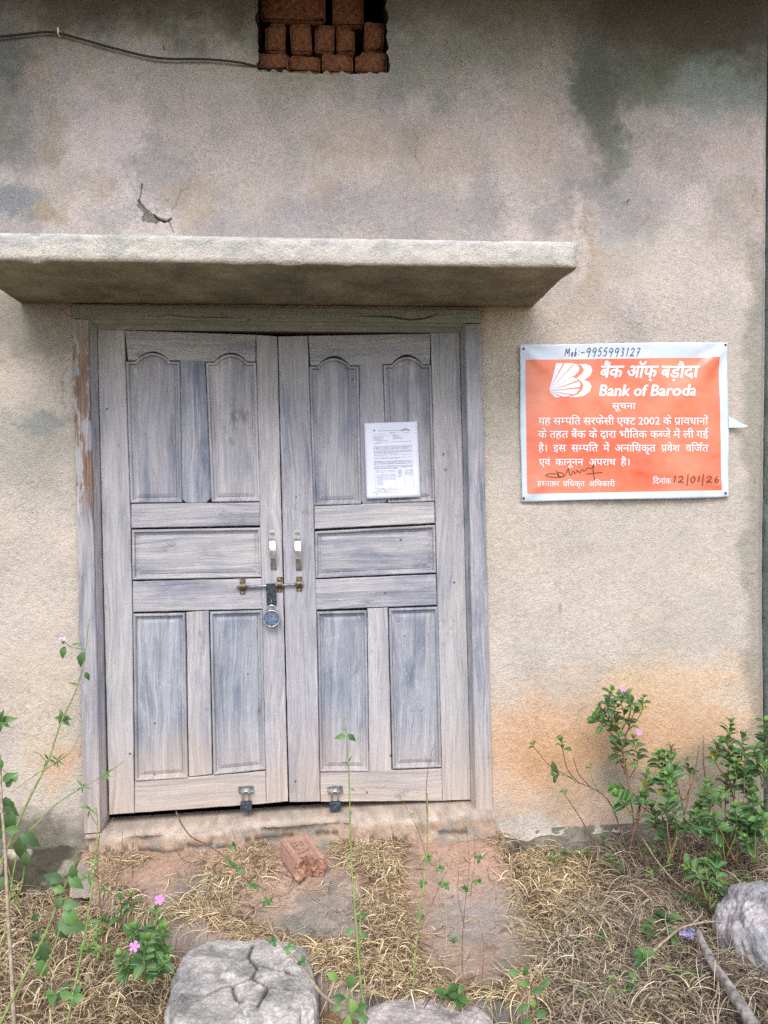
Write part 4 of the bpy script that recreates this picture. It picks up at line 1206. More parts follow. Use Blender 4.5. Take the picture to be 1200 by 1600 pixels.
put_text('hindi_title', M['print_white'], 'बैंक ऑफ़ बड़ौदा', 437, 893, 157, 210, bold=0.030, shear=0.20)
put_text('english_title', M['print_white'], 'Bank of Baroda', 432, 885, 243, 296, bold=0.030, shear=0.17, latin=True)
put_text('notice_heading', M['print_white'], 'सूचना', 497, 608, 330, 358, bold=0.008)
put_text('notice_line', M['print_white'], 'यह समHपित सरफेसी एकHट 2002 के पPावधानों'.replace('समHप', 'सHमप').replace('एकHट', 'एHकट'), 152, 947, 399, 431, bold=0.008)
put_text('notice_line', M['print_white'], 'के तहत बैंक के Dारा भौितक कHबजे में ली गई', 152, 947, 461, 493, bold=0.008)
put_text('notice_line', M['print_white'], 'है। इस सHमिपत में अनािधकृत पPवेश विजFत'.replace('सHमिपत', 'सHमपित'), 152, 947, 526, 557, bold=0.008)
put_text('notice_line', M['print_white'], 'एवं कानूनन अपराध है।', 155, 582, 592, 622, bold=0.008)
put_text('signature_caption', M['print_white'], 'हHसताKर पPिधकृत अिधकारी', 145, 510, 697, 720, bold=0.006)
put_text('date_caption', M['print_white'], 'िदनांक', 686, 772, 684, 709, bold=0.006)
V = []; Fc = []
for x in np.arange(782, 955, 9.0):
    b = len(V); V += [(x, 703), (x + 2.5, 703), (x + 2.5, 706), (x, 706)]; Fc.append((b, b + 3, b + 2, b + 1))
tag(bn_flat(V, Fc, LIFT, 'dotted_line', M['print_white'], banner), kind='stuff')
# emblem: a B cut by rays spreading from its lower left
def arc(cx, cy, rx, ry, a0, a1, n=16): return [(cx + rx * math.cos(math.radians(a0 + (a1 - a0) * i / n)), cy + ry * math.sin(math.radians(a0 + (a1 - a0) * i / n))) for i in range(n + 1)]
b_out = [(232, 143), (322, 143)] + arc(316, 180, 42, 37, -88, 62, 12) + arc(318, 254, 36, 42, -72, 92, 14)[1:] + [(308, 302), (230, 303)]
b_in = [(204, 272)]
org = (203, 274)
def ray_poly(p, q): return [org, p, q]
# outline samples from the top left round to the bottom left
bound = [(236, 143), (262, 143), (290, 143), (322, 143)] + [(338, 150), (345, 166), (340, 184), (326, 200), (312, 208), (330, 214), (346, 228), (350, 246), (345, 266), (330, 284), (308, 294), (280, 300), (250, 302), (232, 303)]
wedges = [(0, 1.2), (1.45, 2.9), (3.15, 6.2), (6.6, 9.6), (10.0, 11.4), (11.8, 13.6), (14.0, 15.4), (15.8, 17)]
def bpt(t):
    i = min(int(t), len(bound) - 2); f_ = t - i; return (bound[i][0] * (1 - f_) + bound[i + 1][0] * f_, bound[i][1] * (1 - f_) + bound[i + 1][1] * f_)
V = []; Fc = []
for a, b_ in wedges:
    pts = [bpt(a)] + [bound[i] for i in range(int(a) + 1, int(b_) + 1) if a < i < b_] + [bpt(b_)]
    k = len(V); inner = (org[0] + (pts[0][0] - org[0]) * 0.04, org[1] + (pts[0][1] - org[1]) * 0.04)
    inner2 = (org[0] + (pts[-1][0] - org[0]) * 0.04, org[1] + (pts[-1][1] - org[1]) * 0.04)
    poly = [inner] + pts + [inner2]; V += poly; Fc.append(tuple(range(k, k + len(poly)))[::-1])
# outer crescent band that doubles the B
o1 = [(352, 148), (372, 146), (396, 156), (405, 176), (396, 200), (366, 222), (392, 232), (402, 252), (394, 276), (366, 296), (330, 302), (300, 303)]
o2 = [(340, 146), (356, 156), (366, 172), (360, 190), (332, 212), (352, 226), (364, 246), (358, 268), (338, 288), (312, 298), (300, 301), (290, 303)]
k = len(V); V += o1 + o2
for i in range(len(o1) - 1): Fc.append((k + i, k + len(o1) + i, k + len(o1) + i + 1, k + i + 1))
bmx = bmesh.new(); vv_ = [bmx.verts.new((a, b, 0)) for a, b in [tuple(q)[:2] for q in V]]
for f in Fc: bmx.faces.new([vv_[i] for i in f])
bmesh.ops.triangulate(bmx, faces=bmx.faces[:])
for _ in range(4):
    le = [e for e in bmx.edges if e.calc_length() > 9]
    if le: bmesh.ops.subdivide_edges(bmx, edges=le, cuts=1)
bmesh.ops.triangulate(bmx, faces=bmx.faces[:]); bmx.verts.index_update()
V = [(v.co.x, v.co.y) for v in bmx.verts]; Fc = [tuple(v.index for v in f.verts) for f in bmx.faces]; bmx.free()
bn_flat(V, Fc, LIFT, 'emblem', M['print_white'], banner)
# handwriting
DG = {'9': [[(.85, .8), (.5, 1), (.15, .75), (.3, .5), (.75, .6), (.85, .85), (.7, .3), (.55, -.1)]],
      '5': [[(.85, 1), (.35, .97), (.25, .58), (.6, .62), (.8, .35), (.55, .05), (.15, .08)]],
      '3': [[(.2, .9), (.55, 1), (.75, .8), (.45, .55), (.75, .4), (.65, .08), (.2, .05)]],
      '1': [[(.45, .8), (.6, 1), (.45, 0)]], '2': [[(.15, .75), (.45, 1), (.75, .8), (.55, .4), (.1, .02), (.5, .1), (.9, 0)]],
      '7': [[(.15, .95), (.85, .95), (.5, .4), (.4, -.1)], [(.3, .5), (.8, .5)]], '0': [[(.5, .95), (.15, .6), (.25, .1), (.6, .0), (.85, .45), (.7, .9), (.5, .95)]],
      '6': [[(.75, 1), (.3, .7), (.15, .3), (.4, .02), (.8, .2), (.65, .5), (.25, .35)]], '-': [[(.1, .45), (.9, .5)]], '/': [[(.5, 1.35), (.42, -.5)]],
      '4': [[(.5, 1), (.1, .45), (.7, .5)], [(.65, .9), (.5, 0)]],
      'M': [[(0, 0), (.15, .9), (.45, .3), (.7, .95), (.85, 0)]], 'o': [[(.5, .5), (.2, .3), (.4, 0), (.7, .2), (.5, .5)]], 'b': [[(.3, 1), (.2, .05), (.6, .1), (.6, .45), (.25, .35)]], ':': [[(.4, .6), (.5, .68)], [(.35, .2), (.45, .25)]]}
def hand(s, x0, adv, ytop, ybase, wd, slant=0.25, hs=None):
    V = []; Fc = []; x = x0; H_ = ybase - ytop
    for i, ch in enumerate(s):
        a = adv[i] if hasattr(adv, '__len__') else adv
        for st_ in DG[ch]:
            pp = [Vector((p[0], p[1], 0)) for p in st_]; pp = spline(pp, 4) if len(pp) > 2 else pp
            pts = [(x + p.x * a * .85 + slant * p.y * H_ * .6, ybase - p.y * H_ + random.uniform(-.5, .5)) for p in pp]
            v, f = stroke2(pts, wd); b = len(V); V += v; Fc += [tuple(q + b for q in g)[::-1] for g in f]
        x += a
    return V, Fc
V, Fc = hand('Mob:-9955993127', 275, [28, 16, 16, 12, 26, 27, 25, 26, 26, 28, 28, 23, 22, 28, 24], 72, 110, 3.0)
bn_flat(V, Fc, LIFT, 'handwritten_number', M['ink'], banner)
V, Fc = hand('12/01/26', 778, [24, 38, 20, 30, 20, 22, 40, 28], 672, 702, 3.0, 0.1)
bn_flat(V, Fc, LIFT + 0.0006, 'handwritten_date', M['ink_black'], banner)
sg = [[(236, 662), (205, 660), (185, 668), (215, 676), (262, 676), (268, 660), (246, 655), (250, 672), (275, 670), (292, 636), (296, 655), (306, 668), (316, 648), (326, 660), (334, 644), (346, 656), (356, 640), (368, 648), (384, 632), (400, 636), (412, 618), (408, 640), (415, 690)], [(378, 662), (452, 654)], [(238, 644), (246, 676)]]
V = []; Fc = []
for s_ in sg:
    pp = spline([Vector((a, b, 0)) for a, b in s_], 4) if len(s_) > 2 else [Vector((a, b, 0)) for a, b in s_]
    v, f = stroke2([(p.x, p.y) for p in pp], 2.6); k = len(V); V += v; Fc += [tuple(q + k for q in g) for g in f]
bn_flat(V, Fc, LIFT + 0.0006, 'signature', M['ink_black'], banner)
for (a, b_) in ((84, 76), (1028, 58), (1028, 752), (84, 776)):
    p = bn(a, b_, 0.001); bb = MB(); bb.tube([p + Vector((0, .02, 0)), p + Vector((0, -0.001, 0)), p + Vector((0, -0.0035, 0))], [0.0016, 0.0055, 0.0035], 8); bb.build('nail', M['lock_dark'], banner)
# torn strip that sticks out of the right edge
tp = [(1046, 392), (1075, 404), (1108, 424), (1140, 438), (1120, 443), (1080, 444), (1046, 445)]
V3 = []; 
for i, (a, b_) in enumerate(tp): V3.append(P(*bn_px(a, b_), BY - 0.004 - 0.010 * math.sin(i / 6 * math.pi)))
V3 = V3 + [v + Vector((0, 0.0008, 0)) for v in V3]; nt_ = len(tp)
me = bpy.data.meshes.new('torn_strip'); me.from_pydata(V3, [], [tuple(range(nt_)), tuple(range(nt_, 2 * nt_))[::-1]] + [(i, i + nt_, (i + 1) % nt_ + nt_, (i + 1) % nt_) for i in range(nt_)]); link('torn_strip', me, M['vinyl_white'], banner)

# ------------------------------------------------------------------ paper notice on the right leaf
notice = empty('paper_notice', P(612, 719, YLF), 'white sheet of small printed text pasted on the upper panel of the right door leaf', 'notice')
NQ = [(569, 661.5), (652, 658.5), (657, 776.5), (573, 779.5)]
def nq(s, t, lift=0.0):
    a = Vector(NQ[0]).lerp(Vector(NQ[1]), s); b = Vector(NQ[3]).lerp(Vector(NQ[2]), s); q = a.lerp(b, t)
    h = 0.0022 * math.sin(s * 3.1) * (0.4 + t) + 0.0012 * math.sin(t * 7 + s * 2) + 0.004 * max(0, t - .9) * 8 * (1 - s)
    return P(q.x, q.y, YLF - 0.006 - h - lift)
V = []; Fc = []
for i in range(17):
    for j in range(23): V.append(nq(i / 16, j / 22))
for i in range(16):
    for j in range(22): a = i * 23 + j; Fc.append((a, a + 1, a + 24, a + 23))
me = bpy.data.meshes.new('sheet'); me.from_pydata(V, [], Fc); me.update(); o = link('sheet', me, M['paper'], notice, True)
md = o.modifiers.new('thickness', 'SOLIDIFY'); md.thickness = 0.0003; md.offset = 1
V = []; Fc = []; Vd = []; Fd = []
def dash(s0, s1, t, h, dark=False):
    v, f = (Vd, Fd) if dark else (V, Fc)
    k = len(v); v += [nq(s0, t, .0006), nq(s1, t, .0006), nq(s1, t + h, .0006), nq(s0, t + h, .0006)]; f.append((k, k + 3, k + 2, k + 1))
def textrow(s0, s1, t, dark=False, h=0.006):
    s = s0
    while s < s1:
        l = random.uniform(0.012, 0.06)
        dash(s, min(s + l, s1), t, h * random.uniform(.6, 1.1), dark and random.random() < .8); s += l + random.uniform(.006, .012)
textrow(.25, .66, .105, True); dash(.17, .20, .09, .02, True); textrow(.48, .58, .13, True); textrow(.48, .58, .155, True)
for k in range(5): dash(.70 + k * .03, .715 + k * .03, .10 - .02 * math.sin(k * .8), .022, True)
textrow(.67, .86, .108, True); textrow(.74, .84, .14); textrow(.16, .38, .148)
for k in range(5): textrow(.16, random.uniform(.28, .47), .175 + k * .014); 
for k in range(4): textrow(.53, random.uniform(.6, .75), .172 + k * .014)
for t0, n_, e_ in ((.255, 2, .3), (.31, 4, .85), (.368, 4, .6), (.425, 2, .4), (.462, 2, .65), (.508, 4, .9), (.57, 4, .6)):
    for k in range(n_): textrow(.16 if t0 != .255 or k else .22, .88 if k < n_ - 1 else e_, t0 + k * .0125, t0 in (.57, .508) and random.random() < .4)
for k in range(12):
    if k != 2: textrow(.2, .55 if k < 8 else .33, .635 + k * .0165)
for k in range(6): textrow(.60, .68, .632 + k * .0165, True)
for k in range(5): textrow(.74, .88, .632 + k * .0165)
for (s0, s1, t) in ((.17, .88, .628), (.17, .88, .712), (.17, .88, .852)): dash(s0, s1, t, .0018)
for s_ in (.17, .56, .72, .88): dash(s_, s_ + .0025, .628, .224)
for k in range(5): textrow(.16 + .05 * (k % 2), random.uniform(.4, .85), .865 + k * .014)
dash(.13, .15, .915, .01, True); dash(.18, .20, .935, .012, True)
for nm, v, f, mt in (('small_print', V, Fc, 'print_grey'), ('heading_print', Vd, Fd, 'print_dark')):
    me = bpy.data.meshes.new(nm); me.from_pydata(v, [], f); me.update(); tag(link(nm, me, M[mt], notice), kind='stuff')

# ------------------------------------------------------------------ broken brick on the apron
def loose_brick():
    top = [P(*q, 0) for q in ((432, 1300), (472, 1293), (511, 1331), (466, 1342))]
    c = S(473, 1342, 0.035)
    c = Vector((c.x, c.y, 0)); 
    L, W, H = 0.175, 0.108, 0.068
    bm = bmesh.new(); bmesh.ops.create_grid(bm, x_segments=46, y_segments=28, size=0.5)
    me = bpy.data.meshes.new('body')
    # closed box with dense faces
    bm.free(); bm = bmesh.new(); bmesh.ops.create_cube(bm, size=1)
    for v in bm.verts: v.co = Vector((v.co.x * W, v.co.y * L, v.co.z * H))
    bmesh.ops.bevel(bm, geom=bm.edges[:], offset=0.005, segments=2, affect='EDGES')
    bmesh.ops.subdivide_edges(bm, edges=bm.edges[:], cuts=23, use_grid_fill=True)
    bm.to_mesh(me); bm.free()
    n_ = len(me.vertices); co = np.empty(n_ * 3); me.vertices.foreach_get('co', co); co = co.reshape(-1, 3)
    x, y, z = co.T.copy()
    # the near end (-y) is broken away: jagged, deeper on the left
    lim = -L / 2 + 0.030 + 0.016 * np.sin(x * 52 + 0.6) + 0.030 * (fbm(x, z, 45, 4, 4) - 0.5) - 0.020 * (x > 0.012) + 0.022 * (z / H + .5) * (x < 0.01)
    br = y < lim
    y = np.where(br, lim + 0.010 * (fbm(x, z, 130, 3, 8) - .5), y)
    # frog: sunken field on top with a raised rim
    inf = (np.abs(x) < W / 2 - 0.019) & (y < L / 2 - 0.024) & (z > H / 2 - 0.002) & ~br
    z = np.where(inf, z - 0.011, z)
    co = np.stack([x, y, z], 1)
    me.vertices.foreach_set('co', co.ravel()); me.update()
    rock_noise(me, 0.0012, 40, 3)
    mi = np.array([1 if (me.vertices[p.vertices[0]].co.y < -L / 2 + 0.055 and br[p.vertices[0]]) else 0 for p in me.polygons], dtype=np.int32)
    me.materials.append(M['loose_brick']); me.materials.append(M['broken_brick']); me.polygons.foreach_set('material_index', mi)
    me.polygons.foreach_set('use_smooth', [False] * len(me.polygons))
    root = bpy.data.objects.new('loose_brick', me); COL.objects.link(root)
    tag(root, 'pink broken brick with raised letters RAJ lying on the apron by the doorstep', 'brick')
    # raised letters read from the near right
    V = []; Fc = []
    for k, ch in enumerate('RAJ'):
        g, f, a = glyph(ch, 0.0); g = [(p_[0], p_[1] * .95) for p_ in g]; b = len(V)
        xs_ = [p[0] for p in g]; cxg = (min(xs_) + max(xs_)) / 2
        V += [((p[0] - cxg) * 0.058, (p[1] - .35) * 0.072, 0.045 - k * 0.037) for p in g]; Fc += [tuple(i + b for i in q) for q in f]
    # letter tops face up; text runs towards the broken end, feet to the left
    V2 = []
    zt_ = H / 2 - 0.0105
    V2 = [(-(0.0) + v[1], v[2] - v[0], zt_) for v in V]
    m2 = bpy.data.meshes.new('letters'); 
    top_ = [(a, b, c + 0.0085) for a, b, c in V2]
    bmx = bmesh.new(); vv = [bmx.verts.new(p) for p in top_]
    for f in Fc:
        try: bmx.faces.new([vv[i] for i in f])
        except ValueError: pass
    r = bmesh.ops.extrude_face_region(bmx, geom=bmx.faces[:]); bmesh.ops.translate(bmx, verts=[g for g in r['geom'] if isinstance(g, bmesh.types.BMVert)], vec=(0, 0, -0.010))
    bmesh.ops.recalc_face_normals(bmx, faces=bmx.faces); bmx.to_mesh(m2); bmx.free(); m2.materials.append(M['loose_brick'])
    lo = bpy.data.objects.new('letters', m2); COL.objects.link(lo); lo.parent = root
    root.location = (c.x, c.y + 0.0, float(surf(c.x, c.y)[0]) + H / 2 + 0.004)
    root.rotation_euler = (math.radians(10), math.radians(5), math.radians(27))
loose_brick()

# ------------------------------------------------------------------ boulders
def boulder(name, label, cx_px, cy_px, rx, ry, rz, seed, base, dark, rot=0.0, flat=0.55, cracks=(), dz=0.0, power=2.6):
    c = G(cx_px, cy_px); n_ = 96
    g_ = np.linspace(-1, 1, n_ + 1); A_, B_ = np.meshgrid(g_, g_, indexing='ij'); A_ = A_.ravel(); B_ = B_.ravel(); O_ = np.ones_like(A_)
    pts = []; fcs = []; nf = (n_ + 1) ** 2
    for fi, q in enumerate(((A_, B_, O_), (B_, A_, -O_), (O_, A_, B_), (-O_, B_, A_), (B_, O_, A_), (A_, -O_, B_))):
        pts.append(np.stack(q, 1)); fcs.append(grid_faces(n_ + 1, n_ + 1) + fi * nf)
    pts = np.concatenate(pts); fcs = np.concatenate(fcs)
    _, first, inv = np.unique(np.round(pts * 1000).astype(int), axis=0, return_index=True, return_inverse=True); pts = pts[first]; fcs = inv.ravel()[fcs]
    nrm = (np.abs(pts) ** power).sum(1) ** (1 / power)
    x, y, z = (pts / nrm[:, None]).T
    k = 1 + 0.26 * (fbm(x * 1.3 + y * .6, z * 1.1 - y * 1.1, 1.6, 3, seed) - 0.5) + 0.10 * (np.abs(fbm(x + y * .5, z * .8 - y, 3.2, 4, seed + 5) - 0.5) * 2 - .2) + 0.03 * (fbm(x + y * .5, z - y, 14, 3, seed + 6) - 0.5)
    x, y, z = x * k, y * k, z * (k if flat > 0.9 else 1 + 0.12 * (k - 1))
    top = sstep(0.2, 0.9, z)
    xw, yw = x * rx, y * ry
    ck = np.zeros_like(x)
    for cr in cracks:
        d = seg_dist(xw + 0.012 * (fbm(xw, yw, 40, 3, 5) - .5), yw + 0.012 * (fbm(xw, yw, 40, 3, 15) - .5), cr); ck = np.maximum(ck, np.exp(-(d / 0.0036) ** 2))
    if flat < 0.9: z = np.where(z > 0, np.tanh(z * 1.9) / np.tanh(1.9) * (1 - 0.06 * (xw / rx)), z)
    z = z * rz + 0.007 * (fbm(xw, yw, 30, 5, seed) - .5) + 0.004 * (fbm(xw, yw, 110, 3, seed) - .5) - 0.014 * ck * top
    z = z - 0.007 * sstep(.52, .535, fbm(xw, yw, 11, 4, seed + 20)) * top
    cr_, sr_ = math.cos(rot), math.sin(rot)
    X_ = c.x + xw * cr_ - yw * sr_; Y_ = c.y + xw * sr_ + yw * cr_; Z_ = c.z + z + dz
    q1 = fbm(xw, yw + z, 9, 5, seed + 2)[..., None]; q2_ = fbm(xw, yw + z * 2, 40, 4, seed + 9)[..., None]
    sp_ = sstep(0.50, 0.60, fbm(xw + z * .5, yw - z, 16, 5, seed + 4))[..., None]
    ccol = np.array(srgb(*base)[:3]) * (0.75 + 0.5 * q1); ccol = ccol * (1 - 0.5 * sp_) + np.array(srgb(*dark)[:3]) * 0.5 * sp_
    ccol = ccol * (0.55 + 0.9 * q2_) * (1 - 0.9 * ck[..., None])
    V = np.stack([X_, Y_, Z_], -1).reshape(-1, 3)
    F_ = fcs
    me = npmesh(name, V, F_, ccol.reshape(-1, 3)); 
    o = link(name, me, M['stone'], None, True); tag(o, label, 'stone')
    return o
boulder('boulder', 'big cracked grey boulder with a flat top at the bottom left, beside the pink flowers', 381, 1600, 0.205, 0.20, 0.165, 3, (178, 172, 168), (110, 112, 108), 0.05, 0.55,
        [[(0.02, 0.16), (0.01, 0.09), (0.035, 0.05), (0.02, 0.0), (-0.03, -0.02), (-0.10, -0.06)], [(0.03, 0.05), (0.10, 0.03), (0.15, 0.01)], [(0.03, 0.0), (0.07, -0.05), (0.05, -0.12)], [(0.07, -0.05), (0.13, -0.06)], [(-0.03, -0.02), (-0.02, -0.07), (0.0, -.1)]], power=4.2, dz=-0.03)
boulder('boulder', 'low pale grey boulder cut by the bottom edge below the middle of the door', 668, 1655, 0.185, 0.13, 0.13, 8, (172, 162, 160), (134, 130, 126), 0.0, power=2.6, dz=-0.035)
boulder('boulder', 'large bluish grey boulder leaning in at the right edge among twigs', 1240, 1500, 0.20, 0.20, 0.215, 15, (170, 164, 166), (112, 118, 124), 0.35, 1.0, power=2.5)

# ------------------------------------------------------------------ pole, wrapper, twigs
def line_ground(pts, dz): return [G(a, b, h) for (a, b), h in zip(pts, dz)]
pl = line_ground([(1090, 1454), (1106, 1492), (1130, 1530), (1158, 1572), (1200, 1640)], [0.10, 0.10, 0.10, 0.095, 0.09])
b = MB(); b.tube(spline(pl, 6), [0.0095 + 0.0004 * i for i in range(len(spline(pl, 6)))], 12); o = b.build('pole', M['pipe'], None, True)
rock_noise(o.data, 0.0022, 30, 3)
tag(o, 'weathered grey wooden pole lying in the dry grass at the bottom right', 'pole')
bm = bmesh.new(); bmesh.ops.create_icosphere(bm, subdivisions=4, radius=1)
c = G(1076, 1459, 0.095)
for v in bm.verts:
    k = float(fbm(v.co.x + v.co.z, v.co.y - v.co.z * .5, 2.6, 3, 4)); s = 0.45 + 1.1 * k
    v.co = Vector((c.x + v.co.x * 0.026 * s, c.y + v.co.y * .016 * s, c.z + v.co.z * .011 * s))
me = bpy.data.meshes.new('wrapper'); bm.to_mesh(me); bm.free(); o = link('plastic_wrapper', me, M['wrapper'])
tag(o, 'crumpled purple and silver plastic wrapper at the upper end of the grey pole', 'wrapper')

# ------------------------------------------------------------------ plants
def leaf_mesh(name, widths, fold=0.22, droop=0.25, mats=('leaf_dark',), serr=0.0):
    """unit-length leaf along +X, width along Y, facing +Z"""
    n_ = len(widths) - 1; V = []; Fc = []
    for i, w_ in enumerate(widths):
        t = i / n_; z = -droop * t * t + 0.10 * math.sin(math.pi * t)
        e = 1 + (serr if i % 2 else -serr)
        V += [(t, -w_ * e, z + fold * w_), (t, -0.012, z), (t, 0.012, z), (t, w_ * e, z + fold * w_)]
    mi = []
    for i in range(n_):
        a = i * 4
        for k in range(3): Fc.append((a + k, a + 4 + k, a + 5 + k, a + 1 + k)); mi.append(1 if (k == 1 and len(mats) > 1) else 0)
    me = bpy.data.meshes.new(name); me.from_pydata(V, [], Fc); me.update()
    for q in mats: me.materials.append(M[q])
    me.polygons.foreach_set('material_index', mi); me.polygons.foreach_set('use_smooth', [True] * len(mi))
    return me
W_OB = [0.02, 0.08, 0.16, 0.23, 0.27, 0.265, 0.20, 0.02]
W_PT = [0.02, 0.17, 0.26, 0.27, 0.22, 0.15, 0.08, 0.01]
W_LN = [0.015, 0.06, 0.09, 0.10, 0.085, 0.06, 0.03, 0.005]
W_RD = [0.03, 0.14, 0.24, 0.29, 0.27, 0.18, 0.05]
LEAF = {
    'ob_dark': leaf_mesh('leaf', W_OB, .25, .30, ('leaf_dark', 'vein')), 'ob_mid': leaf_mesh('leaf', W_OB, .2, .15, ('leaf_mid', 'vein')),
    'ob_bright': leaf_mesh('leaf', W_OB, .4, -.1, ('leaf_bright',)), 'ob_yellow': leaf_mesh('leaf', W_OB, .2, .3, ('leaf_yellow',)),
    'pt_dark': leaf_mesh('leaf', W_PT, .2, .35, ('leaf_dark',), .10), 'pt_mid': leaf_mesh('leaf', W_PT, .25, .25, ('leaf_mid',), .08),
    'ln_mid': leaf_mesh('leaf', W_LN, .3, .2, ('leaf_mid',)), 'ln_bright': leaf_mesh('leaf', W_LN, .3, .1, ('leaf_bright',)),
    'rd_mid': leaf_mesh('leaf', W_RD, .2, .1, ('leaf_mid',)), 'rd_bright': leaf_mesh('leaf', W_RD, .2, .1, ('leaf_bright',))}
def put_leaf(kind, root, p, d, up, size):
    """one leaf object growing from p along d"""
    d = Vector(d).normalized(); up = Vector(up)
    y = up.cross(d)
    if y.length < 1e-3: y = Vector((1, 0, 0)).cross(d)
    y.normalize(); z = d.cross(y)
    m_ = Matrix(((d.x, y.x, z.x, p[0]), (d.y, y.y, z.y, p[1]), (d.z, y.z, z.z, p[2]), (0, 0, 0, 1))) @ Matrix.Diagonal((size, size, size, 1))
    o = bpy.data.objects.new('leaf', LEAF[kind]); COL.objects.link(o); o.parent = root
    o.matrix_parent_inverse = Matrix.Translation(-root.location); o.matrix_basis = m_
    return o
def flower_mesh():
    V = []; Fc = []
    for k in range(5):
        a = 2 * math.pi * k / 5; b = len(V)
        for r_, w_, z in ((0.10, 0.06, 0), (0.55, 0.30, .06), (0.85, 0.34, .04), (1.0, 0.16, 0.0)):
            for sd__ in (-1, 1): V.append((r_ * math.cos(a) - sd__ * w_ * math.sin(a), r_ * math.sin(a) + sd__ * w_ * math.cos(a), z + 0.006 * k))
        for i in range(3): Fc.append((b + 2 * i, b + 2 * i + 1, b + 2 * i + 3, b + 2 * i + 2))
    b = len(V); V += [(0.12 * math.cos(t), .12 * math.sin(t), .07) for t in np.linspace(0, 2 * math.pi, 6, endpoint=False)]; Fc.append(tuple(range(b, b + 6)))
    me = bpy.data.meshes.new('flower'); me.from_pydata(V, [], Fc); me.update(); me.materials.append(M['flower_pink']); return me
FLM = flower_mesh()
def put_flower(root, p, size=0.0125, n_=(0.1, -0.9, 0.45)):
    q = Vector(n_).to_track_quat('Z', 'Y')
    o = bpy.data.objects.new('flower', FLM); COL.objects.link(o); o.parent = root
    o.matrix_parent_inverse = Matrix.Translation(-root.location)
    o.matrix_basis = Matrix.LocRotScale(Vector(p), q, Vector((size,) * 3)); return o
RP = random.Random(5)
def leafy(root, path, mat, r0, r1, l0, size, pitch, kinds, tipk, wob=0.3, spread=55, whorl=5, nside=5):
    """a stem along path with opposite leaf pairs over its last l0 metres and a whorl at the tip"""
    sp = spline(path, 5); n_ = len(sp)
    b = MB(); b.tube(sp, [r0 + (r1 - r0) * i / (n_ - 1) for i in range(n_)], nside); b.build('stem', M[mat], root, True)
    L = [0]
    for i in range(1, n_): L.append(L[-1] + (sp[i] - sp[i - 1]).length)
    tot = L[-1]; s = max(0.0, tot - l0); ang = RP.uniform(0, 3.14); k = 0
    while s < tot - 0.004:
        i = max(j for j in range(n_) if L[j] <= s + 1e-9); i = min(i, n_ - 2)
        f_ = (s - L[i]) / max(1e-6, L[i + 1] - L[i]); p = sp[i].lerp(sp[i + 1], f_); t = (sp[i + 1] - sp[i]).normalized()
        a = t.cross(Vector((0.3, 1, 0.2))).normalized(); c_ = t.cross(a)
        q = (s - (tot - l0)) / max(l0, 1e-6)
        for sd__ in (0, math.pi):
            if RP.random() < 0.14: continue
            an = ang + sd__ + RP.uniform(-.35, .35)
            out = a * math.cos(an) + c_ * math.sin(an); sa = math.radians(spread + RP.uniform(-18, 22) - 12 * q)
            d = t * math.cos(sa) + out * math.sin(sa) + Vector((0, 0, -0.15 + RP.uniform(-wob, wob) * .5))
            sz = size * (0.55 + 0.6 * RP.random()) * (1.05 - 0.35 * q)
            put_leaf('ob_yellow' if RP.random() < .012 else RP.choice(kinds), root, p, d, t + Vector((0, -0.5, 0.4)), sz)
        ang += 1.57 + RP.uniform(-.2, .2); s += pitch * RP.uniform(.8, 1.2); k += 1
    t = (sp[-1] - sp[-2]).normalized(); a = t.cross(Vector((0.3, 1, 0.2))).normalized(); c_ = t.cross(a)
    for j in range(whorl):
        an = 2 * math.pi * j / max(1, whorl) + RP.uniform(-.3, .3); out = a * math.cos(an) + c_ * math.sin(an)
        sa = math.radians(RP.uniform(20, 62)); put_leaf(tipk, root, sp[-1], t * math.cos(sa) + out * math.sin(sa), t + Vector((0, -.4, .3)), size * RP.uniform(.28, .5))
    return sp
def path(pts, y0, y1):
    """pixels from base to tip; the depth runs from y0 to y1"""
    n_ = len(pts); return [P(a, b, y0 + (y1 - y0) * i / (n_ - 1)) for i, (a, b) in enumerate(pts)]
VK = ['ob_dark', 'ob_dark', 'ob_dark', 'ob_mid', 'ob_mid']
def vinca(base_px, label, shoots, flowers=(), yb=None, size=0.054):
    base = G(*base_px) if yb is None else None
    if yb is not None: p_ = P(base_px[0], base_px[1], yb); base = p_
    root = empty('periwinkle_bush', base, label, 'plant', 'periwinkle bushes along the wall')
    for sh in shoots:
        pts, y0, y1, l0 = sh[:4]; mt = sh[4] if len(sh) > 4 else 'stem_brown'; sc_ = sh[5] if len(sh) > 5 else 1.0
        leafy(root, path(pts, y0, y1), mt, 0.0030, 0.0016, l0, size * sc_, 0.0115, VK, 'ob_bright')
    for (x, y, d) in flowers: put_flower(root, P(x, y, d))
    return root
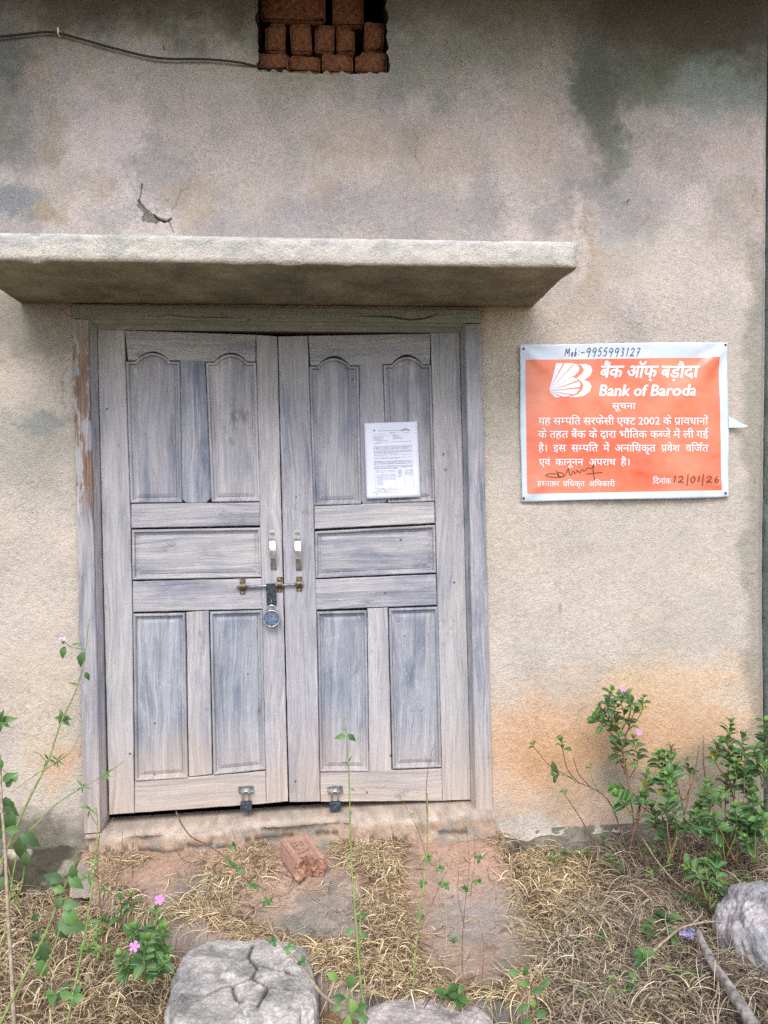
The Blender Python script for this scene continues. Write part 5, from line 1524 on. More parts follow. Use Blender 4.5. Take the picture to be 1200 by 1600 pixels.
vinca((980, 1345), 'tallest periwinkle bush with a dense leafy head and two pink flowers against the orange stain', [
    ([(982, 1342), (990, 1290), (984, 1240), (976, 1190), (962, 1135), (960, 1098)], -0.22, -0.10, 0.24, 'stem_brown', 1.05),
    ([(976, 1210), (972, 1165), (948, 1120), (938, 1104)], -0.20, -0.14, 0.09), ([(966, 1150), (975, 1120), (968, 1088)], -0.2, -0.12, 0.09, 'stem_green', 1.05),
    ([(972, 1168), (985, 1130), (992, 1110)], -0.16, -0.15, 0.07), ([(975, 1150), (1000, 1118), (1006, 1090)], -0.15, -0.17, 0.05, 'stem_green', .8),
    ([(972, 1160), (948, 1140), (930, 1118)], -0.14, -0.2, 0.06), ([(984, 1215), (996, 1190), (990, 1155)], -0.18, -0.15, 0.08),
    ([(974, 1200), (962, 1180), (965, 1150)], -0.18, -0.2, 0.08), ([(968, 1140), (950, 1110), (955, 1080)], -0.18, -0.2, 0.07), ([(972, 1140), (985, 1112), (978, 1086)], -0.18, -0.22, 0.06),
    ([(980, 1330), (950, 1250), (900, 1220), (858, 1195), (832, 1164)], -0.2, -0.1, 0.012, 'stem_brown', .7),
    ([(905, 1224), (886, 1200), (877, 1158)], -0.15, -0.12, 0.03, 'stem_brown', .95), ([(900, 1222), (888, 1212), (866, 1210)], -0.15, -0.15, 0.02, 'stem_green', .8),
    ([(925, 1232), (905, 1210), (896, 1185)], -.15, -.13, .0, 'stem_brown', .3), ([(935, 1235), (925, 1215), (923, 1196)], -.15, -.13, .01, 'stem_green', .5),
    ([(985, 1320), (1000, 1265), (990, 1240), (958, 1232)], -0.25, -0.2, 0.06), ([(985, 1320), (998, 1262), (1008, 1222), (1010, 1208)], -0.25, -0.22, 0.07, 'stem_brown', 1.15),
    ([(995, 1280), (980, 1262), (966, 1240)], -0.25, -0.26, 0.06, 'stem_green', 1.1), ([(996, 1285), (1010, 1262), (1004, 1240)], -.25, -.27, .05),
    ([(930, 1320), (905, 1275), (880, 1238)], -0.15, -0.12, 0.012, 'stem_brown', .7)],
    [(974, 1077, -0.22), (998, 1144, -0.2)])
vinca((1062, 1350), 'medium periwinkle bush between the tall one and the wall corner, one yellow leaf below it', [
    ([(1062, 1350), (1070, 1290), (1060, 1230), (1046, 1185), (1048, 1170)], -0.28, -0.15, 0.12, 'stem_brown', 1.1), ([(1066, 1290), (1078, 1230), (1074, 1190)], -0.25, -0.12, 0.06),
    ([(1060, 1240), (1040, 1215), (1030, 1178)], -0.2, -0.18, 0.06), ([(1068, 1250), (1050, 1230), (1046, 1212)], -.25, -.3, .07, 'stem_green', 1.25), ([(1060, 1330), (1030, 1300), (1020, 1262)], -.28, -.25, .08, 'stem_green', 1.1),
    ([(1062, 1340), (1040, 1310), (1050, 1282)], -.3, -.3, .07), ([(1070, 1250), (1084, 1215), (1092, 1168)], -.2, -.12, 0.0, 'stem_brown', .3), ([(1066, 1300), (1092, 1275), (1100, 1248)], -.28, -.3, .08),
    ([(1075, 1345), (1040, 1290), (1000, 1258)], -.28, -.2, 0.0, 'stem_brown', .4)])
vinca((1128, 1365), 'upright periwinkle bush left of the wall corner, its slim head reaching above the others', [
    ([(1120, 1360), (1150, 1290), (1140, 1215), (1138, 1160), (1142, 1130)], -0.3, -0.2, 0.16, 'stem_brown', 1.1), ([(1140, 1240), (1158, 1190), (1160, 1150)], -.25, -.22, .07), ([(1138, 1220), (1118, 1190), (1124, 1160)], -.25, -.24, .08),
    ([(1130, 1300), (1108, 1260), (1106, 1225)], -.3, -.28, .09), ([(1135, 1330), (1165, 1270), (1172, 1205)], -.3, -.3, .10), ([(1128, 1340), (1098, 1300), (1088, 1270)], -.32, -.34, .09, 'stem_green', 1.0),
    ([(1135, 1340), (1150, 1300), (1150, 1262)], -.34, -.36, .09, 'stem_green', 1.2), ([(1110, 1270), (1100, 1200), (1099, 1150)], -.2, -.1, 0.0, 'stem_brown', .3), ([(1128, 1350), (1120, 1310), (1116, 1275)], -.36, -.38, .09), ([(1140, 1345), (1165, 1320), (1174, 1288)], -.34, -.36, .09)])
vinca((1205, 1370), 'broad periwinkle bush cut off by the right edge of the picture', [
    ([(1200, 1370), (1205, 1280), (1196, 1200), (1196, 1130)], -0.3, -0.25, 0.2, 'stem_brown', 1.15), ([(1198, 1240), (1184, 1200), (1180, 1170)], -.28, -.3, .08), ([(1200, 1330), (1180, 1290), (1176, 1240)], -.33, -.36, .11, 'stem_green', 1.1),
    ([(1205, 1340), (1196, 1310), (1190, 1275)], -.4, -.42, .1, 'stem_green', 1.1), ([(1205, 1250), (1225, 1190), (1220, 1130)], -.3, -.3, .15), ([(1210, 1340), (1230, 1280), (1225, 1230)], -.35, -.35, .14), ([(1200, 1350), (1172, 1330), (1165, 1310)], -.38, -.4, .06, 'stem_green', .9)])
vinca((1105, 1420), 'small bright green periwinkle shoot in the dry twigs just left of the bluish boulder', [
    ([(1110, 1420), (1108, 1385), (1100, 1350)], -0.55, -0.5, 0.10, 'stem_green', 1.0), ([(1112, 1410), (1120, 1370), (1118, 1340)], -.55, -.5, .09, 'stem_green'), ([(1106, 1410), (1092, 1370), (1075, 1352)], -.55, -.52, .06, 'stem_green', 1.1), ([(1110, 1420), (1124, 1400), (1130, 1385)], -.58, -.58, .05, 'stem_green')])
# fuller growth: extra side shoots on the three bushes at the right
for nm_, x0_, x1_, top0, top1, cnt_ in (('periwinkle_bush.001', 1020, 1100, 1200, 1290, 6), ('periwinkle_bush.002', 1088, 1180, 1170, 1300, 9), ('periwinkle_bush.003', 1165, 1225, 1170, 1310, 7)):
    rt_ = bpy.data.objects[nm_]
    for _ in range(cnt_):
        xa = RP.uniform(x0_, x1_); ya = RP.uniform(top0, top1); yd = RP.uniform(-.42, -.16)
        bx_ = (x0_ + x1_) / 2 + RP.uniform(-18, 18)
        leafy(rt_, path([(bx_, 1350), ((bx_ + xa) / 2 + RP.uniform(-8, 8), (1350 + ya) / 2), (xa, ya)], yd - .05, yd), RP.choice(('stem_brown', 'stem_green')), .0024, .0014, RP.uniform(.05, .11), .050, .0125, VK, 'ob_bright')
# pink-flowered plant in the straw at the left
vinca((228, 1535), 'low periwinkle plant with two pink flowers in the straw beside the cracked boulder', [
    ([(230, 1535), (240, 1480), (247, 1418)], -0.92, -0.88, 0.11, 'stem_green', .95), ([(228, 1535), (205, 1480), (190, 1432), (188, 1408)], -0.92, -0.86, 0.05, 'stem_brown', 1.0), ([(228, 1530), (212, 1490), (208, 1452)], -0.95, -0.95, 0.11, 'stem_green', 1.05),
    ([(232, 1530), (250, 1490), (256, 1452)], -0.95, -0.96, 0.11, 'stem_green', 1.05), ([(226, 1532), (200, 1515), (186, 1495)], -.96, -1.0, .07, 'stem_green', .9), ([(230, 1535), (225, 1500), (228, 1470)], -1.0, -1.02, .10, 'stem_green', 1.0), ([(232, 1535), (250, 1515), (258, 1500)], -1.0, -1.03, .08, 'stem_green', .9), ([(200, 1460), (205, 1430), (206, 1402)], -.9, -.86, .03, 'stem_brown', .9)],
    [(249, 1406, -0.93), (210, 1479, -1.04)], size=0.046)
yl = put_leaf('ob_yellow', bpy.data.objects['periwinkle_bush.001'], P(1024, 1234, -.25), (0.9, 0, -0.5), (0, -1, .3), 0.045)

# tall weeds ------------------------------------------------------------
def weed(name, label, base, stems, group=None, cat='weed'):
    root = empty(name, base, label, cat, group)
    for s_ in stems:
        pts, y0, y1, mt, r0, r1 = s_[:6]
        sp = spline(path(pts, y0, y1), 5); n_ = len(sp)
        MB().tube(sp, [(r0 + (r1 - r0) * i / (n_ - 1)) for i in range(n_)], 5).build('stem', M[mt], root, True)
    return root
def tuft(root, px, py, y, kind, n_, size, spread=1.0, tilt=0.0):
    c = P(px, py, y)
    for k in range(n_):
        a = 2 * math.pi * k / n_ + RP.uniform(-.5, .5)
        put_leaf(kind, root, c, (math.cos(a) * spread, RP.uniform(-.7, .3), math.sin(a) * spread * .8 + tilt), (0, -1, .5), size * RP.uniform(.7, 1.2))
def sleaf(root, kind, px, py, y, dx, dz, size, dy=-0.1): put_leaf(kind, root, P(px, py, y), (dx, dy, dz), (0.1, -1, .5), size)
wl = weed('tall_weed', 'tall green weed leaning across the left post with a pale purple flower head', P(-10, 1380, -.45), [
    ([(-14, 1390), (5, 1340), (45, 1250), (75, 1190), (95, 1130), (118, 1080), (132, 1030), (139, 968)], -0.45, -0.12, 'stem_green', 0.0042, 0.0016),
    ([(133, 1015), (118, 1012), (107, 1009), (101, 1002)], -0.13, -0.16, 'stem_green', 0.0012, 0.001),
    ([(65, 1205), (85, 1193), (110, 1175), (126, 1146)], -0.28, -0.2, 'stem_green', 0.0022, 0.001), ([(18, 1238), (40, 1222), (65, 1204)], -.3, -.28, 'stem_green', .001, .0016),
    ([(72, 1190), (62, 1178), (52, 1175)], -.28, -.3, 'stem_green', .0012, .0008)])
c = P(98, 1001, -.17)
bm = bmesh.new()
for k in range(46):
    a = RP.uniform(0, 6.28); e_ = RP.uniform(-.2, 1.4); d = Vector((math.cos(a) * math.cos(e_) * 1.15, math.sin(a) * math.cos(e_), math.sin(e_))) * RP.uniform(.010, .014)
    p0 = c + Vector((RP.uniform(-.008, .008), 0, 0)); s_ = Vector((-d.z, d.x * .2, d.x)).normalized() * .0018
    vs_ = [bm.verts.new(p0 + d * .3 - s_), bm.verts.new(p0 + d + s_ * .2), bm.verts.new(p0 + d * .9 + s_ * 1.4), bm.verts.new(p0 + d * .3 + s_)]
    bm.faces.new(vs_)
me = bpy.data.meshes.new('flower_head'); bm.to_mesh(me); bm.free(); link('flower_head', me, M['flower_pale'], wl)
MB().tube([c + Vector((.002, 0, -.012)), c + Vector((.001, 0, -.002))], [0.003, 0.007], 7).build('flower_base', M['stem_green'], wl)
for a in ((102, 1011, 'pt_mid', -.3, -1, .045), (112, 1008, 'ln_mid', 1, .15, .04), (131, 1018, 'pt_dark', -.3, -1, .06), (134, 1050, 'pt_mid', .4, -1, .034), (103, 1010, 'ln_mid', -.6, -.3, .025), (122, 1070, 'ln_mid', -1, .3, .035), (99, 1122, 'ln_mid', .5, 1, .03)):
    sleaf(wl, a[2], a[0], a[1], -.16, a[3], a[4], a[5])
tuft(wl, 98, 1124, -.2, 'pt_mid', 6, .036); tuft(wl, 90, 1188, -.25, 'ln_mid', 5, .028); tuft(wl, 76, 1186, -.28, 'ln_mid', 3, .03)
w2 = weed('slender_weed', 'slender green weed leaning right from mossy plinth to foot of the left post', P(10, 1440, -.5), [
    ([(5, 1480), (28, 1330), (60, 1285), (90, 1255), (130, 1230), (165, 1210), (193, 1190)], -0.55, -0.15, 'stem_green', 0.0030, 0.0012)])
tuft(w2, 130, 1229, -.25, 'ln_mid', 5, .032); tuft(w2, 166, 1210, -.2, 'ln_bright', 6, .028)
w3 = weed('thick_weed', 'weed with a thick pale woody stem and drooping grey green leaves at the left edge', P(22, 1610, -1.0), [
    ([(24, 1640), (18, 1520), (12, 1420), (8, 1330), (2, 1250), (0, 1180)], -1.0, -.75, 'stem_grey', 0.0062, 0.003), ([(8, 1340), (30, 1420), (18, 1395)], -.8, -.8, 'stem_green', .002, .001),
    ([(10, 1420), (32, 1390), (40, 1330), (36, 1300)], -.8, -.75, 'stem_green', .003, .0015)])
for a in ((4, 1220, 'pt_mid', 1, .6, .05), (8, 1245, 'pt_dark', .3, -1, .07), (2, 1250, 'pt_dark', .7, -.7, .075), (14, 1265, 'pt_dark', .2, -1, .07), (0, 1270, 'pt_dark', .4, -1, .07), (10, 1230, 'pt_mid', .8, 1, .04), (2, 1370, 'pt_dark', .5, -1, .06), (38, 1305, 'pt_dark', -.3, -1, .085), (34, 1300, 'pt_dark', .7, -.6, .075), (30, 1298, 'pt_mid', -.8, .2, .05), (42, 1330, 'pt_dark', -.1, -1, .06), (4, 1200, 'pt_mid', -.4, .7, .05), (6, 1290, 'pt_dark', -.5, -.8, .07), (22, 1222, 'pt_mid', .5, 1, .03)):
    sleaf(w3, a[2], a[0], a[1], -.78, a[3], a[4], a[5] * .85)
w3b = weed('leafy_twig', 'small bright leafy twig entering at the left edge halfway up the post', P(-20, 1230, -.4), [([(-20, 1230), (-14, 1160), (2, 1128)], -.4, -.4, 'stem_green', .002, .001), ([(-15, 1185), (8, 1206), (24, 1208)], -.4, -.38, 'stem_brown', .0015, .001)])
tuft(w3b, 2, 1128, -.4, 'pt_mid', 7, .045)
w4 = weed('nettle_like_weed', 'leafy weed with broad serrated leaves in the straw below the left door post', P(40, 1560, -1.0), [
    ([(-10, 1620), (30, 1540), (70, 1460), (95, 1400), (118, 1345)], -1.05, -.75, 'stem_green', 0.0040, 0.0018), ([(60, 1530), (85, 1480), (100, 1420)], -1, -.9, 'stem_green', .002, .001)])
for a in ((100, 1392, 'pt_mid', -1, .5, .055), (98, 1375, 'pt_dark', -.8, .3, .075), (86, 1385, 'pt_dark', -.3, .9, .05), (96, 1400, 'pt_dark', -.4, -1, .06), (100, 1420, 'pt_mid', .7, -.8, .09), (90, 1440, 'pt_dark', 1, -.25, .115), (88, 1445, 'pt_dark', .6, -.8, .07), (72, 1470, 'pt_dark', -.1, -1, .085), (70, 1475, 'pt_dark', -.2, -1, .095), (66, 1490, 'pt_mid', -1, -.1, .05), (108, 1370, 'pt_mid', .6, -.5, .07), (112, 1352, 'pt_mid', .3, -1, .06), (116, 1346, 'ln_bright', .2, .9, .035), (62, 1430, 'pt_dark', -.8, -.3, .04), (96, 1412, 'pt_dark', .9, -.1, .07), (60, 1498, 'pt_mid', .4, -1, .08)):
    sleaf(w4, a[2], a[0], a[1], -.86, a[3], a[4], a[5] * .72)
w5 = weed('twin_stem_weed', 'thin green and brown upright stems before the foot of the left post', P(130, 1540, -.95), [
    ([(105, 1600), (125, 1500), (138, 1430), (148, 1350), (152, 1290), (150, 1262)], -1.1, -.6, 'stem_green', .0032, .0014), ([(163, 1500), (158, 1420), (152, 1350), (158, 1290), (166, 1275)], -.8, -.45, 'stem_brown', .0022, .001),
    ([(158, 1420), (170, 1400), (180, 1385)], -.75, -.7, 'stem_brown', .001, .0007), ([(152, 1290), (140, 1270), (142, 1264)], -.6, -.6, 'stem_brown', .001, .0007), ([(180, 1390), (190, 1330), (191, 1300)], -.6, -.45, 'stem_brown', .0014, .0008)])
tuft(w5, 141, 1264, -.62, 'ln_mid', 4, .03); tuft(w5, 138, 1372, -.8, 'ln_mid', 5, .035); tuft(w5, 152, 1345, -.75, 'ln_bright', 4, .022); tuft(w5, 158, 1438, -.85, 'ln_mid', 6, .036); tuft(w5, 165, 1392, -.75, 'ln_mid', 4, .03); tuft(w5, 115, 1557, -1.12, 'rd_mid', 4, .030)
w6 = weed('centre_weed', 'tallest straight green stem rising in front of the right door leaf with a leafy tip', P(572, 1595, -1.05), [
    ([(572, 1598), (562, 1520), (556, 1440), (550, 1360), (547, 1280), (545, 1200), (539, 1120)], -1.05, -.62, 'stem_green', .0040, .0016), ([(562, 1500), (563, 1420), (562, 1380)], -.95, -.85, 'stem_green', .002, .001)])
for a in ((540, 1150, 'pt_mid', -1, -.1, .034), (543, 1148, 'pt_mid', .7, -.5, .032), (541, 1142, 'ln_bright', -.7, .5, .022), (544, 1192, 'ln_mid', -1, .1, .022), (545, 1190, 'ln_mid', .5, 1, .02), (547, 1232, 'ln_mid', .8, -.3, .018), (546, 1275, 'ln_bright', .5, 1, .02), (560, 1430, 'pt_mid', .9, 0, .03), (553, 1452, 'pt_mid', -.8, -.2, .03), (563, 1458, 'pt_mid', .6, -.3, .03)):
    sleaf(w6, a[2], a[0], a[1], -.72, a[3], a[4], a[5])
w7 = weed('broad_leaved_sprout', 'clump of rounded bright leaves at the foot of the centre stem between the two boulders', P(545, 1590, -1.05), [([(545, 1596), (540, 1560), (528, 1532)], -1.05, -1.0, 'stem_green', .002, .001), ([(552, 1596), (548, 1560), (545, 1540)], -1.08, -1.05, 'stem_green', .002, .001)])
for a in ((528, 1530, 'rd_bright', -.5, .4, .04), (545, 1545, 'rd_mid', .2, .8, .05), (548, 1560, 'rd_bright', .3, -1, .05), (540, 1560, 'rd_mid', -.8, .2, .04), (552, 1580, 'rd_mid', .8, .4, .045), (556, 1590, 'rd_mid', 1, -.1, .04), (545, 1585, 'rd_bright', -.2, -.9, .05), (535, 1572, 'rd_mid', -1, -.2, .03)):
    sleaf(w7, a[2], a[0], a[1], -1.08, a[3], a[4], a[5] * .8)
w8 = weed('creeping_stem', 'long woody creeping stem with tiny leaf tufts slanting from doorstep to centre stem', P(535, 1575, -1.05), [
    ([(275, 1268), (285, 1290), (300, 1308), (325, 1320)], -.11, -.28, 'stem_brown', .0028, .0026), ([(325, 1320), (352, 1340), (382, 1372), (404, 1390)], -.3, -.55, 'stem_brown', .0026, .0024),
    ([(404, 1362), (412, 1412), (430, 1462), (470, 1510), (505, 1555), (538, 1576)], -.55, -1.05, 'stem_grey', .0022, .0056), ([(272, 1322), (285, 1342), (302, 1348), (322, 1342)], -.2, -.25, 'stem_brown', .002, .0012), ([(362, 1296), (374, 1330), (378, 1360)], -.3, -.45, 'stem_brown', .001, .001)])
for (x, y, n_) in ((360, 1348, 7), (366, 1322, 5), (375, 1358, 6), (398, 1384, 5), (417, 1408, 6), (426, 1470, 6), (452, 1480, 4), (475, 1504, 4)): tuft(w8, x, y, -.5 - (y - 1340) * .003, 'rd_mid', n_, .017)
w9 = weed('bare_twig_weed', 'thin twiggy stem with bare forks before the bottom of the right door leaf', P(645, 1545, -.9), [
    ([(645, 1545), (650, 1480), (660, 1400), (667, 1330), (668, 1280), (668, 1240)], -.9, -.5, 'stem_green', .0026, .0016), ([(668, 1290), (666, 1230), (671, 1190), (679, 1162)], -.5, -.42, 'stem_brown', .0018, .0008),
    ([(668, 1345), (650, 1290), (625, 1245)], -.6, -.5, 'stem_brown', .0014, .0007), ([(660, 1300), (655, 1275), (644, 1262)], -.55, -.5, 'stem_brown', .001, .0006), ([(645, 1500), (636, 1420), (618, 1330), (612, 1290)], -.85, -.5, 'stem_brown', .0018, .0008),
    ([(652, 1460), (672, 1420), (690, 1375), (698, 1362)], -.8, -.7, 'stem_brown', .0014, .0006), ([(663, 1380), (655, 1345), (652, 1310)], -.7, -.6, 'stem_brown', .001, .0006), ([(672, 1192), (678, 1180)], -.44, -.44, 'stem_brown', .0008, .0006), ([(665, 1350), (680, 1330), (688, 1350)], -.6, -.6, 'stem_brown', .001, .0006)])
for (x, y, n_, k) in ((668, 1340, 5, 'rd_bright'), (688, 1357, 6, 'rd_mid'), (660, 1380, 4, 'rd_mid'), (645, 1272, 4, 'ln_bright'), (658, 1430, 4, 'rd_mid'), (696, 1383, 7, 'rd_mid')): tuft(w9, x, y, -.62, k, n_, .016)
w10 = weed('dry_twig_weed', 'dry forked twigs with a few green leaves standing on the right half of the apron', P(725, 1560, -.9), [
    ([(724, 1560), (722, 1480), (726, 1420), (733, 1350), (728, 1290)], -.9, -.4, 'stem_brown', .0018, .0008), ([(726, 1450), (716, 1400), (717, 1355)], -.7, -.5, 'stem_brown', .0014, .0007), ([(733, 1345), (745, 1330), (750, 1335)], -.5, -.5, 'stem_brown', .001, .0006),
    ([(695, 1520), (698, 1450), (694, 1385)], -.85, -.7, 'stem_grey', .0016, .0008), ([(752, 1540), (756, 1480), (748, 1440)], -.85, -.7, 'stem_brown', .0014, .0007), ([(750, 1460), (765, 1420), (778, 1360)], -.75, -.55, 'stem_grey', .0014, .0007), ([(735, 1400), (742, 1340), (740, 1290)], -.6, -.45, 'stem_brown', .0011, .0006), ([(700, 1530), (690, 1500), (700, 1480)], -.85, -.85, 'stem_brown', .001, .0006)])
for (x, y, n_) in ((726, 1389, 7), (746, 1377, 7), (749, 1340, 4), (708, 1467, 5), (690, 1380, 5)): tuft(w10, x, y, -.62, 'rd_mid', n_, .016)
w11 = weed('round_leaved_creeper', 'small upright creeper with round green leaves at the bottom edge right of the pale boulder', P(830, 1610, -1.1), [
    ([(836, 1612), (832, 1570), (826, 1530), (812, 1500)], -1.12, -1.0, 'stem_brown', .0018, .001)])
for a in ((812, 1520, 'rd_mid', -.9, .2, .034), (818, 1525, 'rd_mid', .3, .9, .03), (825, 1540, 'rd_bright', -.5, .3, .032), (830, 1550, 'rd_mid', .9, .2, .035), (830, 1560, 'rd_bright', .3, -.9, .03), (826, 1570, 'rd_mid', -.9, -.3, .035), (834, 1585, 'rd_mid', 1, .1, .04), (832, 1592, 'rd_dark' if 0 else 'rd_mid', -.8, -.3, .04), (845, 1540, 'rd_mid', .8, .5, .034), (822, 1598, 'rd_mid', -.7, -.7, .03)):
    sleaf(w11, a[2], a[0], a[1], -1.08, a[3], a[4], a[5] * .85)
def clump(label, pts, kind, size, nl, y=None, name='leafy_seedling'):
    b0 = S(*pts[0]); root = empty(name, b0, label, 'seedling', 'green seedlings in the dry grass')
    for (x, yp) in pts:
        c = S(x, yp, 0.0); tip = c + Vector((RP.uniform(-.02, .02), RP.uniform(-.02, 0), RP.uniform(.04, .07)))
        MB().tube([c, c.lerp(tip, .5) + Vector((.004, 0, 0)), tip], .0012, 4).build('stem', M['stem_green'], root)
        for k in range(nl):
            a = RP.uniform(0, 6.28); q = c.lerp(tip, RP.uniform(.4, 1))
            put_leaf(kind, root, q, (math.cos(a), math.sin(a), RP.uniform(-.1, .8)), (0, -.4, 1), size * RP.uniform(.7, 1.2))
clump('seedling with dark pointed leaves in the dry grass left of the purple wrapper', [(1040, 1455), (1020, 1470), (1048, 1490)], 'pt_dark', .055, 5)
clump('bright green seedling in dry grass below the purple wrapper, left of the pole', [(1000, 1530), (1010, 1520)], 'pt_mid', .04, 5)
clump('pair of bright small seedlings at the foot of the plinth right of the door', [(910, 1345), (925, 1345)], 'ln_bright', .034, 6)
clump('dark fringe leaved seedling in the grass right of the apron edge', [(962, 1375), (955, 1360)], 'ln_mid', .036, 8)
clump('patch of grey green herb in the grass below the apron corner', [(880, 1500), (860, 1515), (900, 1520), (870, 1535)], 'ln_mid', .034, 8)
clump('grey green herb in the middle of the dry grass right of the apron', [(910, 1485), (935, 1490)], 'ln_mid', .034, 7)
clump('low green herb below the pale boulder top between straw and centre stem', [(700, 1570), (715, 1575)], 'rd_mid', .035, 7)
clump('leafy green shoot at the plinth under the tall periwinkle bush', [(942, 1320)], 'ln_bright', .034, 8)
clump('narrow leaf fallen among dry stalks right of the creeper at the bottom', [(995, 1560), (1000, 1570)], 'pt_mid', .045, 3)
clump('tiny seedling in the straw left of the pink flowered plant', [(90, 1580), (100, 1570)], 'rd_mid', .034, 4)
clump('small dark seedling at the very bottom left of the grass', [(60, 1490), (66, 1476)], 'pt_dark', .03, 3)
for k_, (lab, pts) in enumerate([
    ('fringe of thin green leaves in the grass under the middle periwinkle bush', [(1040, 1370), (1060, 1360), (1020, 1385)]),
    ('faint green herb at the plinth below the leftmost periwinkle branch', [(880, 1350), (868, 1362)]),
    ('sparse green herb in the grass between the two boulders at the right', [(940, 1560), (960, 1575), (925, 1580)]),
    ('small herb beside the long dry stalk under the periwinkles', [(1085, 1430), (1070, 1420)]),
    ('yellowish herb right of the wrapper branch in the bottom right grass', [(1060, 1540), (1075, 1550)]),
    ('trailing green herb among the stalks under the broad periwinkle bush', [(1170, 1400), (1150, 1390), (1185, 1385)]),
    ('loose green herb at the wall base under the tallest periwinkle bush', [(1010, 1350), (995, 1340), (1025, 1345)]),
    ('low green herb beside the pale boulder at the bottom edge', [(780, 1585), (795, 1578), (768, 1590)]),
    ('green herb at the straw edge left of the cracked boulder', [(150, 1480), (135, 1500), (160, 1510)])]):
    clump(lab, pts, 'ln_mid' if k_ % 2 else 'ln_bright', .038, 10)
# bare dry branches over the right-hand grass
def branch(label, stems):
    p0, h0 = stems[0][0][0], stems[0][1][0]
    root = empty('dry_branch', G(*p0), label, 'branch', 'dry branches over the grass on the right')
    for pts, hs_, r0, r1 in stems:
        sp = spline([S(a, b, h) for (a, b), h in zip(pts, hs_)], 5); n_ = len(sp)
        sp = [q + Vector((RP.uniform(-1, 1), RP.uniform(-1, 1), RP.uniform(-1, 1))) * .0012 for q in sp]
        MB().tube(sp, [r0 + (r1 - r0) * i / (n_ - 1) for i in range(n_)], 6).build('stem', M['stem_grey'], root, True)
branch('curved dry branch rising from the grass to fork beside the purple wrapper', [([(1012, 1520), (1020, 1490), (1045, 1465), (1070, 1448), (1110, 1440), (1148, 1445)], (0.02, .05, .08, .10, .10, .08), .005, .002), ([(1045, 1465), (1040, 1440), (1040, 1425)], (.08, .1, .11), .0022, .001), ([(1080, 1445), (1095, 1430), (1098, 1420)], (.1, .12, .13), .002, .001)])
branch('long dry stalk slanting down from under the periwinkles across the grass', [([(1003, 1308), (1030, 1350), (1065, 1385), (1098, 1400), (1112, 1410)], (.16, .12, .09, .07, .05), .003, .002)])
branch('pale dry branch lying across the lower right grass over the pole', [([(1020, 1508), (1070, 1512), (1110, 1502), (1150, 1488)], (.05, .06, .06, .07), .003, .0015), ([(1100, 1505), (1130, 1530), (1160, 1545), (1210, 1540)], (.06, .07, .06, .05), .0026, .0014), ([(1105, 1590), (1118, 1560), (1122, 1500), (1118, 1420)], (.03, .08, .1, .1), .0026, .0012)])
branch('thin pale stalk arching in the middle of the dry grass', [([(975, 1500), (982, 1460), (995, 1425), (1010, 1405), (1040, 1398)], (.03, .06, .08, .1, .08), .002, .001)])
branch('dark brown stick lying in the grass right of the apron edge', [([(878, 1400), (885, 1430), (910, 1450), (935, 1420), (965, 1385)], (.03, .03, .04, .07, .09), .0018, .001), ([(870, 1380), (885, 1410), (905, 1440)], (.04, .03, .03), .002, .001)])
branch('forked grey twig over the straw at the lower right corner', [([(1175, 1600), (1150, 1560), (1130, 1540)], (.03, .05, .04), .002, .001), ([(1120, 1610), (1128, 1570), (1160, 1530), (1200, 1500)], (.04, .08, .1, .1), .002, .001)])

